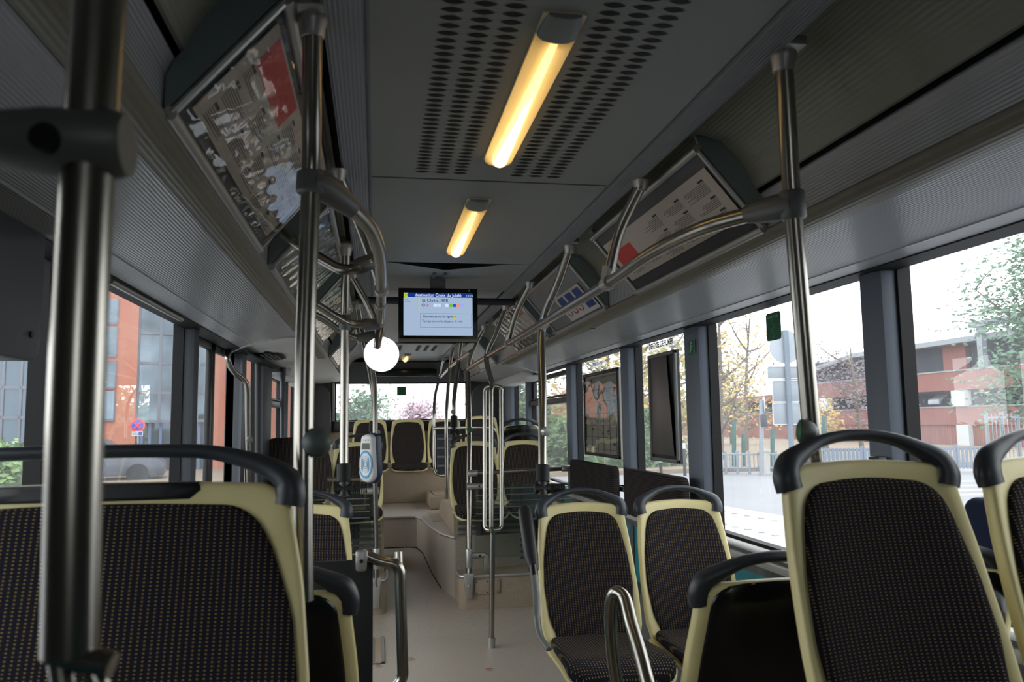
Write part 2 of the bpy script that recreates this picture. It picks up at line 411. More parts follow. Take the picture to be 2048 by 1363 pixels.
# ---- windows: gasket frame and pane
wn = [0]
def window(sd, y0, y1, z0=0.845, z1=1.872, transom=None):
    wn[0] += 1; t = 0.012
    mb = MB(); x0, x1 = sd*1.235, sd*1.28
    mb.box(x0, x1, y0, y1, z0, z0+t*1.3); mb.box(x0, x1, y0, y1, z1-t, z1); mb.box(x0, x1, y0, y0+t, z0, z1); mb.box(x0, x1, y1-t, y1, z0, z1)
    o = struct('window_%d' % wn[0], mb, RUBBER)
    g = MB(); g.slab([(sd*1.284, y0, z0), (sd*1.284, y1, z0), (sd*1.284, y1, z1), (sd*1.284, y0, z1)], (sd*0.0001, 0, 0))
    g.bm.free(); g = MB(); vs = [g.v(p) for p in ((sd*1.284, y0, z0), (sd*1.284, y1, z0), (sd*1.284, y1, z1), (sd*1.284, y0, z1))]; g.f(vs)
    g.build('pane', GLASS, o)
    if transom:
        q = MB(); q.box(sd*1.21, sd*1.28, y0, y1, transom, transom+0.05); q.box(sd*1.225, sd*1.28, y0, y1, transom+0.06, transom+0.075)
        q.build('transom', DARKPL, o, bevel=0.004)
        q = MB()
        for a, b in ((y0+0.02, y0+0.07), (y1-0.07, y1-0.02)): q.box(sd*1.24, sd*1.275, a, b, transom+0.05, z1)
        q.box(sd*1.24, sd*1.275, y0, y1, z1-0.09, z1-0.05); q.build('vent_sash', BLACK, o)
    return o
for i, ((a, b), (c, d)) in enumerate(zip(RP, RP[1:])): window(1, b, c, transom=1.54 if i == 4 else None)
mb = MB(); mb.box(1.235, 1.29, YF, 0.72, 0.78, 1.85); struct('wall_front_right', mb, DARKGREY)  # unseen solid side added instead of glazing, darkens the foreground
for i, ((a, b), (c, d)) in enumerate(zip(LP, LP[1:])):
    if i != 2: window(-1, b, c, transom=1.54 if i == 4 else None)
mb = MB(); mb.box(-1.29, -1.235, YF, 0.57, 0.78, 1.85); struct('wall_front_left', mb, DARKGREY)  # added blank side, out of view, stops light from the front left

# ---- middle door, two glazed leaves
for k, (a, b) in enumerate(((D0, (D0+D1)/2-0.005), ((D0+D1)/2+0.005, D1))):
    mb = MB(); t = 0.055
    mb.box(-1.28, -1.25, a, b, 0.02, 0.16); mb.box(-1.28, -1.25, a, b, 1.80, 1.88); mb.box(-1.28, -1.25, a, a+t, 0.02, 1.85); mb.box(-1.28, -1.25, b-t, b, 0.02, 1.85)
    d = struct('door_%d' % (k+1), mb, BLACK, bevel=0.008)
    g = MB(); vs = [g.v(p) for p in ((-1.279, a, 0.1), (-1.279, b, 0.1), (-1.279, b, 1.82), (-1.279, a, 1.82))]; g.f(vs); g.build('door_glass', GLASS, d)

# ---- roof profile (half), mirrored
def mir(p, sd): return [(sd*x, z) for x, z in p]
CZ = 2.132
TRIM = [(0.372, CZ), (0.382, CZ+0.006), (0.392, CZ-0.004), (0.452, CZ-0.006), (0.460, CZ+0.002)]
VLT = [(0.482, CZ+0.030), (0.51, CZ+0.034), (0.545, CZ+0.030), (0.585, CZ+0.016), (0.62, CZ-0.010), (0.65, CZ-0.046), (0.672, CZ-0.086), (0.678, CZ-0.100), (0.684, CZ-0.112), (0.690, CZ-0.114), (0.694, CZ-0.108)]
RIBP = [(0.704, CZ-0.120), (0.698, CZ-0.128), (0.702, CZ-0.134), (0.714, CZ-0.160), (0.716, CZ-0.222)]
PIP = [(0.716, CZ-0.222), (0.709, CZ-0.226), (0.706, CZ-0.232), (0.712, CZ-0.244), (0.725, CZ-0.254), (0.745, CZ-0.261), (0.779, CZ-0.262)]
LOW = [(0.783, CZ-0.260), (0.86, CZ-0.271), (0.95, CZ-0.283), (1.040, CZ-0.2945), (1.044, CZ-0.298), (1.049, CZ-0.298), (1.051, CZ-0.2945), (1.10, CZ-0.2945), (1.145, CZ-0.294), (1.235, CZ-0.293)]
LOWA = LOW[:4]; LOWB = LOW[3:]
END = {1: 6.7, -1: 6.0}
ARC = {1: [(0.0, 6.58), (0.72, 6.58), (0.9, 6.70), (1.06, 6.98), (1.17, 7.25), (1.40, 8.0)], -1: [(0.0, 4.66), (0.70, 4.66), (0.76, 4.52), (0.84, 4.43), (0.95, 4.43), (1.06, 4.60), (1.2, 4.95), (1.40, 5.6)]}
def yend(sd, x): return interp(ARC[sd], x)
def interp(tab, t):
    for (a, va), (b, vb) in zip(tab, tab[1:]):
        if t <= b: return va+(vb-va)*max(0, (t-a))/(b-a)
    return tab[-1][1]
def arc_sheet(prof, sd):
    mb = MB(); d = [0]
    for a, b in zip(prof, prof[1:]): d.append(d[-1]+math.hypot(b[0]-a[0], b[1]-a[1]))
    A = [mb.v((sd*x, YF, z)) for x, z in prof]; B = [mb.v((sd*x, yend(sd, x), z)) for x, z in prof]
    for j in range(len(prof)-1): mb.f([A[j], A[j+1], B[j+1], B[j]], [(d[j], 0), (d[j+1], 0), (d[j+1], 1), (d[j], 1)])
    return mb
for sd, nm in ((1, 'right'), (-1, 'left')):
    k = 20 if sd > 0 else 30
    struct('trim_%d' % k, MB().sheet(mir(TRIM, sd), YF, YR), TRIMR)
    struct('trim_%d' % (k+1), MB().sheet(mir(VLT, sd), YF, YR), VAULT, sharp=30)
    struct('trim_%d' % (k+2), MB().sheet(mir(RIBP, sd), YF, YR), RIB)
    struct('trim_%d' % (k+3), MB().sheet(mir(PIP, sd), YF, END[sd]), PIPE)
    struct('trim_%d' % (k+4), arc_sheet(LOWA, sd), RIB)
    struct('trim_%d' % (k+5), arc_sheet(LOWB, sd), RIB)
    # dark slot behind the trim
    mb = MB(); mb.sheet(mir([(0.460, CZ+0.002), (0.458, CZ+0.075), (0.486, CZ+0.075), (0.482, CZ+0.030)], sd), YF, YR); mb.sheet(mir([(0.694, CZ-0.108), (0.712, CZ-0.10), (0.712, CZ-0.125), (0.704, CZ-0.12)], sd), YF, YR); struct('trim_%d' % (k+6), mb, RUBBER)
    # pipe end cap
    mb = MB(); y = END[sd]
    vs = [mb.v((sd*x, y, z)) for x, z in [(0.716, CZ-0.2)]+PIP+[(0.79, CZ-0.2)]]; mb.f(vs); struct('trim_%d' % (k+7), mb, PIPE)
    # recessed cover over the rear side windows, behind the curved end of the ribbed panel
    LZ = lambda x: interp([(a, b) for a, b in LOW], x)
    XS = [0.72+0.56*i/16 for i in range(17)]; mb = MB()
    rows = [[(x, yend(sd, x)-0.03, LZ(x)+0.03) for x in XS], [(x, yend(sd, x)+0.25, LZ(x)+0.035) for x in XS], [(x, YR, LZ(x)+0.03) for x in XS]]
    V = [[mb.v((sd*x, y, z)) for x, y, z in r] for r in rows]
    for a, b in zip(V, V[1:]):
        for j in range(16): mb.f([a[j], a[j+1], b[j+1], b[j]])
    struct('trim_%d' % (k+8), mb, WHITEP if sd < 0 else PANEL)
    mb = MB(); mb.tube([(sd*x, yend(sd, x), LZ(x)+0.004) for x in XS], 0.011, 8); struct('trim_%d' % (k+9), mb, PANEL)
    y0 = 7.45 if sd > 0 else 6.9
    mb = MB(); mb.prism([(sd*1.06, 1.875), (sd*1.075, 1.80), (sd*1.24, 1.79), (sd*1.24, 1.875)], y0, YR, 'y'); struct('rear_box_'+nm, mb, WHITEP, bevel=0.008)
# unseen outer roof skin, added to block sky light
mb = MB(); sk = [(1.292, 1.872), (1.292, 1.98), (1.22, 2.14), (1.0, 2.25), (0.5, 2.30), (0, 2.31)]
sk = sk+[(-x, z) for x, z in sk[-2::-1]]
mb.sheet(sk, YF-0.1, YR+0.2); struct('roof_skin', mb, DARKGREY)

# ---- central ceiling in three panels with louvre slots
CP = [(YF, 2.362), (2.375, 3.64)]
mb = MB()
for a, b in CP: mb.box(-0.373, 0.373, a, b, CZ, CZ+0.02)
n = 24
for i in range(n):        # third panel has come loose: its leading edge bows away in the middle
    x0 = -0.373+0.746*i/n; x1 = -0.373+0.746*(i+1)/n
    g = lambda x: 3.65+0.17*max(0, 1-abs(x+0.02)/0.28)
    h = lambda x: 0.0
    c = [(x0, g(x0), CZ+h(x0)), (x1, g(x1), CZ+h(x1)), (x1, 4.42, CZ), (x0, 4.42, CZ)]
    mb.hexa([Vector(p) for p in c]+[Vector(p)+Vector((0, 0, 0.02)) for p in c])
ceil = struct('ceiling', mb, CEIL, sharp=20)
mb = MB(); mb.box(-0.373, 0.373, 4.44, 7.4, CZ+0.008, CZ+0.03); mb.box(-0.373, 0.373, 7.42, YR, CZ-0.004, CZ+0.02); struct('ceiling_rear', mb, PANEL)  # lighter panel colour paints in the brighter window light at the rear
mb = MB()
def lens(mb, cx, cy, w, h, z, k=9):
    o = [(cx-w/2+w*i/k, cy+h/2*math.sin(PI*i/k)) for i in range(k+1)]+[(cx+w/2-w*i/k, cy-h/2*math.sin(PI*i/k)) for i in range(1, k)]
    vs = [mb.v((x, y, z)) for x, y in o]; mb.f(vs)
for x in (-0.224, -0.166, -0.110, 0.066, 0.122, 0.180):
    for j in range(46): lens(mb, x, 0.98+0.0293*j, 0.044, 0.0175, CZ-0.0012)
for x in (-0.20, -0.12, 0.06, 0.14, 0.22):
    for j in range(12): lens(mb, x, 7.55+0.05*j, 0.05, 0.03, CZ-0.0055)
mb.build('vent_slots', RUBBER, ceil)
mb = MB()
for a in (2.362, 4.43): mb.box(-0.373, 0.373, a, a+0.012, CZ+0.003, CZ+0.02)
mb.box(-0.373, 0.373, 3.60, 3.86, CZ+0.031, CZ+0.036)
for i in range(n):
    x0 = -0.373+0.746*i/n; x1 = -0.373+0.746*(i+1)/n
    mb.f([mb.v(p) for p in ((x0, g(x0)-0.002, CZ+h(x0)+0.0005), (x1, g(x1)-0.002, CZ+h(x1)+0.0005), (x1, g(x1)-0.002, CZ+0.032), (x0, g(x0)-0.002, CZ+0.032))])
pass; mb.build('joint_gap', RUBBER, ceil)  # black seams, plus black strips that paint the loose panel's gap dark

# ---- rear wall with its window, unseen front end, windscreen narrowed to cut its light
mb = MB(); X0, X1, Z0, Z1 = -0.84, 0.76, 1.42, 1.885
for a, b, c, d in ((-1.29, X0, 0.5, 2.3), (X1, 1.29, 0.5, 2.3), (X0, X1, 0.5, Z0), (X0, X1, Z1, 2.3)): mb.box(a, b, YR-0.02, YR+0.06, c, d)
wr = struct('wall_rear', mb, DARKGREY)
mb = MB()
for a, b, c, d in ((X0-0.03, X0, Z0, Z1), (X1, X1+0.03, Z0, Z1)): mb.box(a, b, YR-0.05, YR, c, d)
struct('trim_40', mb, SILL, bevel=0.008)
mb = MB(); mb.box(-1.235, 1.235, YR-0.06, YR-0.01, 1.29, Z0); struct('trim_41', mb, BLACK, bevel=0.01)
mb = MB(); mb.box(-1.235, 1.235, YR-0.07, YR-0.01, 0.93, 1.29); struct('trim_42', mb, RISER, bevel=0.01)
wn[0] += 1
mb = MB(); t = 0.015
for a, b, c, d in ((X0, X1, Z0, Z0+t), (X0, X1, Z1-t, Z1), (X0, X0+t, Z0, Z1), (X1-t, X1, Z0, Z1)): mb.box(a, b, YR, YR+0.04, c, d)
o = struct('window_%d' % wn[0], mb, RUBBER)
g = MB(); g.f([g.v(p) for p in ((X0, YR+0.02, Z0), (X1, YR+0.02, Z0), (X1, YR+0.02, Z1), (X0, YR+0.02, Z1))]); g.build('pane', GLASS, o)
# rear dome: two rounded corner panels and a sloping header
for sd, xa, xb in ((1, 0.79, 1.235), (-1, -1.235, -0.87)):
    mb = MB(); o = [(sd*abs(xb if sd > 0 else xa), 1.29), (sd*abs(xa if sd > 0 else xb), 1.29)]
    xi = abs(xa if sd > 0 else xb); xo = abs(xb if sd > 0 else xa)
    for i in range(7): t = PI/2*i/6; o.append((sd*(xi+0.02+0.25-0.25*math.cos(t)), 1.72+0.17*math.sin(t)))
    o.append((sd*xo, 1.89)); mb.prism(o, YR-0.16, YR-0.03, 'y'); struct('corner_panel', mb, DARKGREY)['kind'] = 'structure'
mb = MB(); mb.hexa([Vector(p) for p in ((-0.9, YR-0.03, 1.885), (0.9, YR-0.03, 1.885), (0.9, YR-0.28, 2.115), (-0.9, YR-0.28, 2.115), (-0.9, YR+0.02, 1.885), (0.9, YR+0.02, 1.885), (0.9, YR+0.02, 2.115), (-0.9, YR+0.02, 2.115))])
struct('header_panel', mb, DARKGREY)
mb = MB(); FX0, FX1 = -0.42, 0.45
for a, b, c, d in ((-1.29, FX0, -0.06, 2.3), (FX1, 1.29, -0.06, 2.3), (FX0, FX1, -0.06, 1.32), (FX0, FX1, 1.98, 2.3)): mb.box(a, b, YF-0.08, YF, c, d)
struct('wall_front', mb, DARKGREY)
wn[0] += 1
mb = MB()
for a, b, c, d in ((FX0, FX1, 1.32, 1.35), (FX0, FX1, 1.95, 1.98), (FX0, FX0+0.02, 1.32, 1.98)): mb.box(a, b, YF-0.05, YF+0.01, c, d)
o = struct('window_%d' % wn[0], mb, RUBBER)
g = MB(); g.f([g.v(p) for p in ((FX0, YF-0.03, 1.32), (FX1, YF-0.03, 1.32), (FX1, YF-0.03, 1.98), (FX0, YF-0.03, 1.98))]); g.build('pane', GLASS, o)

# ================================================================== SEATS
def interp(tab, t):
    for (a, va), (b, vb) in zip(tab, tab[1:]):
        if t <= b: return va+(vb-va)*max(0, (t-a))/(b-a)
    return tab[-1][1]
SH = [(0, 0.192), (0.15, 0.203), (0.4, 0.203), (0.7, 0.194), (0.9, 0.182), (1.0, 0.176)]
PH = [(0.02, 0.150), (0.08, 0.156), (0.2, 0.172), (0.4, 0.183), (0.6, 0.176), (0.8, 0.156), (0.93, 0.136)]
def outline(tab, k, t0, t1, rc, n=14):
    """closed outline (u, t) with rounded corners; rc is the corner radius in metres"""
    H = 0.52; R = []; r0b = rc*0.7
    R.append((0, t0))
    for i in range(1, 5): R.append(((interp(tab, t0)*k-r0b)*i/4, t0))
    for i in range(1, 6):
        a = PI/2*i/5; R.append((interp(tab, t0)*k-r0b+r0b*math.sin(a), t0+(r0b-r0b*math.cos(a))/H))
    ta, tb = t0+r0b/H, t1-rc/H
    for i in range(1, n): t = ta+(tb-ta)*i/n; R.append((interp(tab, t)*k, t))
    w1 = interp(tab, tb)*k
    for i in range(7):
        a = PI/2*i/6; R.append((w1-rc+rc*math.cos(a)-(interp(tab, tb)-interp(tab, t1))*math.sin(a)*k, tb+rc*math.sin(a)/H))
    e = R[-1][0]
    for i in range(1, 5): R.append((e*(1-i/4), t1+0.012*math.sin(PI/2*i/4)))
    L = [(-u, t) for u, t in R[1:-1]]
    return R+L[::-1]
def make_seat(name, label, group, k=1.0, handle=True, fabric_m=None, pad_full=False, bench=False):
    fabric_m = fabric_m or FAB
    root = thing(name, label, 'seat', (0, 0, 0), 0, group); H = 0.52
    hw0 = 0.2*k
    def yc(t): return -0.15*max(0.0, 1-t)**1.25
    def g(off):
        def q(u, t, h):
            slope = 0.15*1.25*max(0.0, 1-t)**0.25/H
            wrap = -0.036*min(1.6, (u/hw0)**2) if k < 1.2 else -0.03*min(1.6, (abs(u)/hw0)**4)
            n = Vector((0, -1, slope)).normalized()
            return Vector((u, yc(t)+wrap, 0.42+H*t))+n*(h+off)
        return q
    so = outline(SH, k, 0.0, 1.0, 0.045)
    rin = [(0, 0.0), (0.3, 0.0), (0.55, 0.0), (0.75, 0.0), (0.88, 0.001), (0.965, 0.002), (0.99, -0.002), (1.0, -0.008), (1.0, -0.026), (0.985, -0.032), (0.9, -0.032), (0.6, -0.030), (0.3, -0.030), (0, -0.03)]
    MB().plate(so, g(0), rin).build('shell', YELLOW, root, sharp=60)
    if pad_full: po = outline([(a, b+0.030) for a, b in PH], k*1.06, 0.05, 1.012, 0.06)
    else: po = outline(PH, k if k < 1.2 else k*1.06, 0.03, 0.935, 0.045)
    MB().plate(po, g(0), [(0, 0.016), (0.3, 0.016), (0.55, 0.016), (0.75, 0.016), (0.9, 0.0155), (0.965, 0.013), (0.992, 0.008), (1.0, 0.0), (1.0, -0.004)]).build('back_pad', fabric_m, root, sharp=70)
    bo = outline([(a, b-0.024) for a, b in SH], k, 0.06, 0.998, 0.04)
    MB().plate(bo, g(-0.031), [(0, -0.006), (0.3, -0.006), (0.6, -0.006), (0.85, -0.006), (0.97, -0.005), (1.0, 0.0), (1.0, 0.004)]).build('back_panel', BLACKG, root, sharp=60)
    if k > 1.5:
        io = [(-0.16, 0.955), (0.16, 0.955), (0.18, 0.985), (0.17, 1.008), (0.0, 1.012), (-0.17, 1.008), (-0.18, 0.985)]
        MB().plate(io, g(0), [(0, 0.004), (0.6, 0.004), (0.97, 0.004), (1.0, 0.0), (1.0, -0.034), (0.9, -0.036), (0, -0.036)]).build('top_inlay', BLACK, root, sharp=60)
    # seat cushion and the pan under it, outlines in (x, y)
    def rect(hb, hf, ya, yb, rb, rf_):
        R = [(0, ya)]
        for i in range(1, 4): R.append(((hb-rb)*i/3, ya))
        for i in range(1, 6): a = PI/2*i/5; R.append((hb-rb+rb*math.sin(a), ya-rb+rb*math.cos(a)))
        for i in range(1, 5): R.append((hb+(hf-hb)*i/5, (ya-rb)+(yb+rf_-ya+rb)*i/5))
        for i in range(7): a = PI/2*i/6; R.append((hf-rf_+rf_*math.cos(a), yb+rf_-rf_*math.sin(a)))
        for i in range(1, 4): R.append(((hf-rf_)*(1-i/3), yb-0.008*math.sin(PI/2*i/3)))
        R.append((0, yb-0.008)) if R[-1][0] > 1e-6 else None
        L = [(-x, y) for x, y in R[1:-1]]; return R+L[::-1]
    def gc(x, y, h):
        v = max(0.0, (-y-0.15)/0.43); dip = -0.012*math.sin(PI*min(1, v))*(1-(x/(0.2*k))**2) - 0.045*max(0, v-0.72)**2/0.0784
        return Vector((x, y, 0.452+0.018*v+dip+h))
    co = rect(0.172*k, 0.196*k, -0.135, -0.585, 0.03, 0.07)
    MB().plate(co, gc, [(0, 0.004), (0.3, 0.004), (0.55, 0.004), (0.75, 0.004), (0.88, 0.003), (0.95, 0.0), (0.985, -0.006), (1.0, -0.018), (0.995, -0.034), (0.97, -0.038), (0, -0.038)]).build('seat_cushion', fabric_m, root, sharp=70)
    pn = rect(0.19*k, 0.203*k, -0.11, -0.575, 0.03, 0.07)
    MB().plate(pn, gc, [(0, -0.040), (0.6, -0.040), (0.97, -0.038), (1.0, -0.040), (1.0, -0.052), (0.97, -0.058), (0.6, -0.058), (0, -0.058)]).build('seat_pan', YELLOW, root, sharp=60)
    if handle:
        a0 = interp(SH, 0.93)*k
        R = [(-a0+0.012, 0.915), (-a0+0.008, 0.96), (-a0+0.018, 1.008), (-a0+0.055, 1.050), (-0.085*k, 1.084), (-0.04*k, 1.102), (0, 1.106)]
        if k > 1.5: R = [(-a0+0.004, 0.93), (-a0+0.002, 0.97), (-a0+0.008, 1.01), (-a0+0.05, 1.06), (-0.105*k, 1.105), (-0.05*k, 1.114), (0, 1.115)]
        P = []
        for u, t in R+[(-u, t) for u, t in R[-2::-1]]:
            p = g(0)(u, min(t, 1.0), -0.014) + Vector((0, 0.03*max(0, t-1), max(0, t-1)*H)); P.append(p)
        rad = [(0.027, 0.020), (0.027, 0.023), (0.024, 0.022), (0.0175, 0.019), (0.0125, 0.017), (0.0115, 0.016), (0.0115, 0.016)]
        rad = rad+rad[-2::-1]
        Q = catmull(P, 4); RR = []
        for i in range(len(Q)):
            s = i/4; j = min(int(s), len(rad)-2); f = s-j
            RR.append((rad[j][1]*(1-f)+rad[j+1][1]*f, rad[j][0]*(1-f)+rad[j+1][0]*f))
        MB().tube(Q, RR, 14, upv=(0, 1, 0)).build('grab_handle', DARKPL, root, sharp=60)
    if not bench:
        mb = MB(); mb.tube(catmull([(0.0, -0.40, 0.41), (0.0, -0.38, 0.30), (0.0, -0.34, 0.12), (0.0, -0.33, 0.0)], 5), 0.028, 12, sx=1.5); mb.build('leg', DARKPL, root)
        mb = MB(); mb.box(-0.17*k, 0.17*k, -0.46, -0.14, 0.385, 0.405); mb.build('seat_frame', BLACK, root, bevel=0.004)
    else:
        for s in (-1, 1):
            mb = MB(); mb.box(s*0.09-0.03, s*0.09+0.03, -0.45, -0.12, 0.375, 0.40); mb.build('foot', YELLOW, root, bevel=0.004)
    return root
def put(o, x, y, z, rz=0.0, label=None, group=None):
    o.location = (x, y, z); o.rotation_euler = (0, 0, rz)
    if label: o['label'] = label
    if group: o['group'] = group
    return o
s0 = make_seat('bus_seat', 'high yellow-framed seat facing us beside the steel pole, right foreground', 'seats facing us')
put(s0, 0.592, 1.43, 0.35)
put(copy_tree(s0), 1.022, 1.42, 0.35, 0, 'high yellow-framed seat cut by the right edge, next to the window')
put(copy_tree(s0), 0.488, 3.24, 0.095, 0, 'yellow-framed seat with folding armrest on its aisle side, cushion in view')
put(copy_tree(s0), 0.913, 3.24, 0.095, 0, 'yellow-framed window seat behind the dark-backed seat, lined pads behind it')
put(copy_tree(s0), -0.645, 3.35, 0.11, 0, 'yellow-framed seat with pole socket on its handle, behind the wide seat')
put(copy_tree(s0), 0.432, 6.44, 0.286, 0, 'yellow-framed seat on the right wheel arch, aisle side behind the three-legged pole')
put(copy_tree(s0), 0.845, 6.44, 0.286, 0, 'yellow-framed seat on the right wheel arch nearest the window')
put(copy_tree(s0), -0.497, 6.50, 0.294, 0, 'yellow-framed seat on the left wheel arch behind the ticket reader')
g2 = 'seats facing the rear'
d0 = put(copy_tree(s0), 0.525, 1.68, 0.08, PI, 'seat showing its black back, behind the steel loop handrail', g2)
put(copy_tree(s0), 0.955, 1.68, 0.08, PI, 'rear-facing seat mostly hidden behind the two high right seats, handle showing between them', g2)
put(copy_tree(s0), -0.588, 1.68, 0.105, PI, 'rear-facing seat with black back just behind the wide left seat', g2)
put(copy_tree(s0), 0.913, 6.86, 0.41, PI, 'rear-facing seat whose black back and handle rise behind the right wheel-arch window seat', g2)
put(make_seat('wide_seat', 'wide dark dotted seat with yellow frame filling the left foreground', None, 1.82), -0.832, 1.45, 0.34)
put(make_seat('wide_seat', 'dark dotted seat with rounded unframed top, on left wheel arch by the door', None, 1.3, False, FAB, True), -0.98, 6.50, 0.335)
b0 = make_seat('bench_seat', 'rear bench seat in the middle, fully visible at the end of the aisle', 'rear bench seats', 1.0, False, FAB2, False, True)
put(b0, 0.015, 9.25, 0.49)
put(copy_tree(b0), -0.415, 9.25, 0.49, 0, 'rear bench seat left of the middle, partly behind the ticket reader')
put(copy_tree(b0), 0.44, 9.25, 0.49, 0, 'rear bench seat right of the middle, behind the steel guard rail')
put(copy_tree(b0), 0.87, 9.22, 0.515, 0, 'rear bench seat in the right rear corner')
# flip-up side pads
def side_pad(y0, y1, z0, z1, m, label, grp, x=1.10):
    t = thing('folding_seat_pad', label, 'seat pad', (x, (y0+y1)/2, z0), 0, grp)
    def pl(a, b, h): return Vector((x+0.0-h, a, b))
    o = []; r = 0.04
    for cx, cy, a0 in ((y1-r, z1-r, 0), (y0+r, z1-r, PI/2), (y0+r, z0+r, PI), (y1-r, z0+r, 1.5*PI)):
        for i in range(6): a = a0+PI/2*i/5; o.append((cx+r*math.cos(a), cy+r*math.sin(a)))
    MB().plate(o, pl, [(0, 0.03), (0.5, 0.03), (0.9, 0.029), (0.975, 0.022), (1, 0.01), (1, -0.02), (0.97, -0.03), (0, -0.03)]).build('pad', m, t, sharp=70)
    mb = MB(); mb.tube([(x+0.05, y0-0.03, z0+0.10), (x+0.05, y1+0.03, z0+0.10)], 0.016, 10)
    for y in (y0+0.1, y1-0.1): mb.box(x+0.02, x+0.16, y-0.02, y+0.02, z0+0.08, z0+0.12)
    mb.build('bracket', BLACK, t)
    return t
side_pad(at(1225, 960, x=1.08).y, at(1140, 960, x=1.08).y, 0.86, 1.10, FABS, 'dark lined fold-up seat pad by the window, below the framed map', 'fold-up seat pads on the right wall')
side_pad(at(1361, 970, x=1.08).y, at(1247, 970, x=1.08).y, 0.84, 1.105, FABS, 'dark lined fold-up seat pad by the window, nearer than the one below the map', 'fold-up seat pads on the right wall')
side_pad(1.50, at(1928, 1040, x=1.17).y, 0.93, 1.17, FABN, 'navy seat pad by the window, glimpsed between the two high right seats', None, 1.19)

# ================================================================== POLES, RAILS
PR = 0.0185
def bracket(root, x, y, sd, z=CZ):
    mb = MB(); mb.lathe([(0.027, 0.0), (0.027, 0.012), (0.0225, 0.026), (0.0215, 0.04)], (x, y, z), (0, 0.15, -1), 16)
    mb.box(x-0.032, x+0.028, y-0.045, y+0.025, z-0.004, z+0.016); mb.build('ceiling_bracket', STEEL_L, root, bevel=0.002)
def sleeve(root, a, b, r=0.027, m=BRKT, name='joint'):
    a = Vector(a); b = Vector(b); d = (b-a)
    mb = MB(); mb.tube([a, a+d*0.08, a+d*0.92, b], [r*0.86, r, r, r*0.86], 16); return mb.build(name, m, root)
def knob(root, c, axis, r=0.03, m=BRKT, cap=GREEN):
    ax = Vector(axis).normalized(); c = Vector(c)
    mb = MB(); mb.lathe([(r*0.4, -r*1.0), (r*0.75, -r*0.75), (r, -r*0.1), (r*1.02, r*0.25), (r, r*0.35)], c, ax, 22); b = mb.build('stop_button', m, root)
    mb = MB(); mb.lathe([(r*0.97, r*0.345), (r*0.97, r*0.42), (r*0.55, r*0.62), (0, r*0.68)], c, ax, 22); mb.build('button_cap', cap, b)
def pole(label, pts, r=PR, brk=None, name='grab_pole', group=None, k=8, m=STEEL):
    p = [Vector(q) for q in pts]
    base = min(p, key=lambda q: q.z)
    t = thing(name, label, 'pole' if 'pole' in name else 'handrail', base, 0, group)
    mb = MB(); mb.tube(catmull(p, k) if len(p) > 2 else p, r, 16); mb.build('tube', m, t)
    if brk: bracket(t, *brk)
    return t
def socket(root, top, bot):    # black rubber sleeve joining a pole to a seat handle
    top = Vector(top); bot = Vector(bot); mb = MB()
    mb.tube([top, top+(bot-top)*0.55], [0.030, 0.030], 18); mb.build('pole_socket', RUBBER, root)
    mb = MB(); c = top+(bot-top)*0.78
    mb.tube([top+(bot-top)*0.55, bot], [0.020, 0.024], 12)
    mb.tube([c+Vector((-0.035, 0, 0)), c+Vector((0.03, 0, 0))], 0.022, 14)
    for i in range(7): mb.tube([c+Vector((0.035+0.009*i, 0, 0)), c+Vector((0.040+0.009*i, 0, 0))], 0.02, 12)
    mb.build('clamp_screw', BLACK, root)

RX, RZ = 0.385, 1.827
# --- right foreground pole with the start of the rail
tp = Vector((0.468, 1.43, CZ-0.01)); nd = at(1585, 410, z=RZ-0.005); bt = at(1628, 925, y=1.50)
p1 = pole('slanted steel pole from ceiling to the high right seat, nearest on the right', [tp, tp.lerp(nd, 0.5), nd, (nd+bt)/2, bt], brk=(0.468, 1.43, 1))
d1 = (bt-nd).normalized()
sleeve(p1, nd-d1*0.03, nd+d1*0.03)
kc = at(1606, 862, y=1.49); knob(p1, kc+Vector((-0.006, -0.016, 0)), (-0.9, 0.35, 0.1), 0.024)
# --- right rail with its hangers
rail = thing('ceiling_handrail', 'long steel handrail under the right ceiling edge, starting at the nearest right pole', 'handrail', (RX, 3.5, RZ))
st = nd+Vector((-0.02, 0.02, 0.0))
path = catmull([st, at(1500, 428, z=RZ), at(1400, 458, z=RZ), at(1300, 507, z=RZ), (RX, 2.41, RZ), (RX+0.005, 3.5, RZ), (RX+0.005, 5.3, RZ), (RX+0.01, 6.45, RZ)], 8)
MB().tube(path, PR*0.95, 16).build('tube', STEEL, rail)
mb = MB(); e = path[0]; dd = (path[3]-path[0]).normalized(); mb.tube([nd, e, e+dd*0.05, e+dd*0.085], [(0.026, 0.03), (0.029, 0.026), (0.026, 0.024), (0.021, 0.021)], 14); mb.build('end_fitting', BRKT, rail)
def hanger(root, xb, yb, xn, yn, zn, sl=True):
    a = Vector((xb, yb, CZ-0.02)); b = Vector((xn, yn, zn+0.01))
    mid = a*0.45+b*0.55+Vector((-0.004, 0.01, 0.03)); q = catmull([a, mid, b], 8)
    h = MB().tube(q, PR*0.95, 14).build('hanger', STEEL, root)
    mb = MB(); mb.lathe([(0.026, 0.0), (0.026, 0.01), (0.021, 0.026), (0.0205, 0.036)], (xb, yb, CZ), (0, 0.3, -1), 14); mb.build('ceiling_bracket', STEEL_L, h)
    c = Vector((xn, yn, zn)); mb = MB(); mb.tube([c+Vector((0, -0.028, 0)), c+Vector((0, 0.028, 0))], 0.0235, 14); mb.tube([b, b+(q[-3]-b)*0.6+Vector((0, 0, 0.02))], 0.0225, 12); mb.build('clamp', STEEL_L, h)
hanger(rail, 0.457, 2.285, RX, 2.43, RZ)
hanger(rail, 0.456, 4.07, RX+0.005, 4.40, RZ)
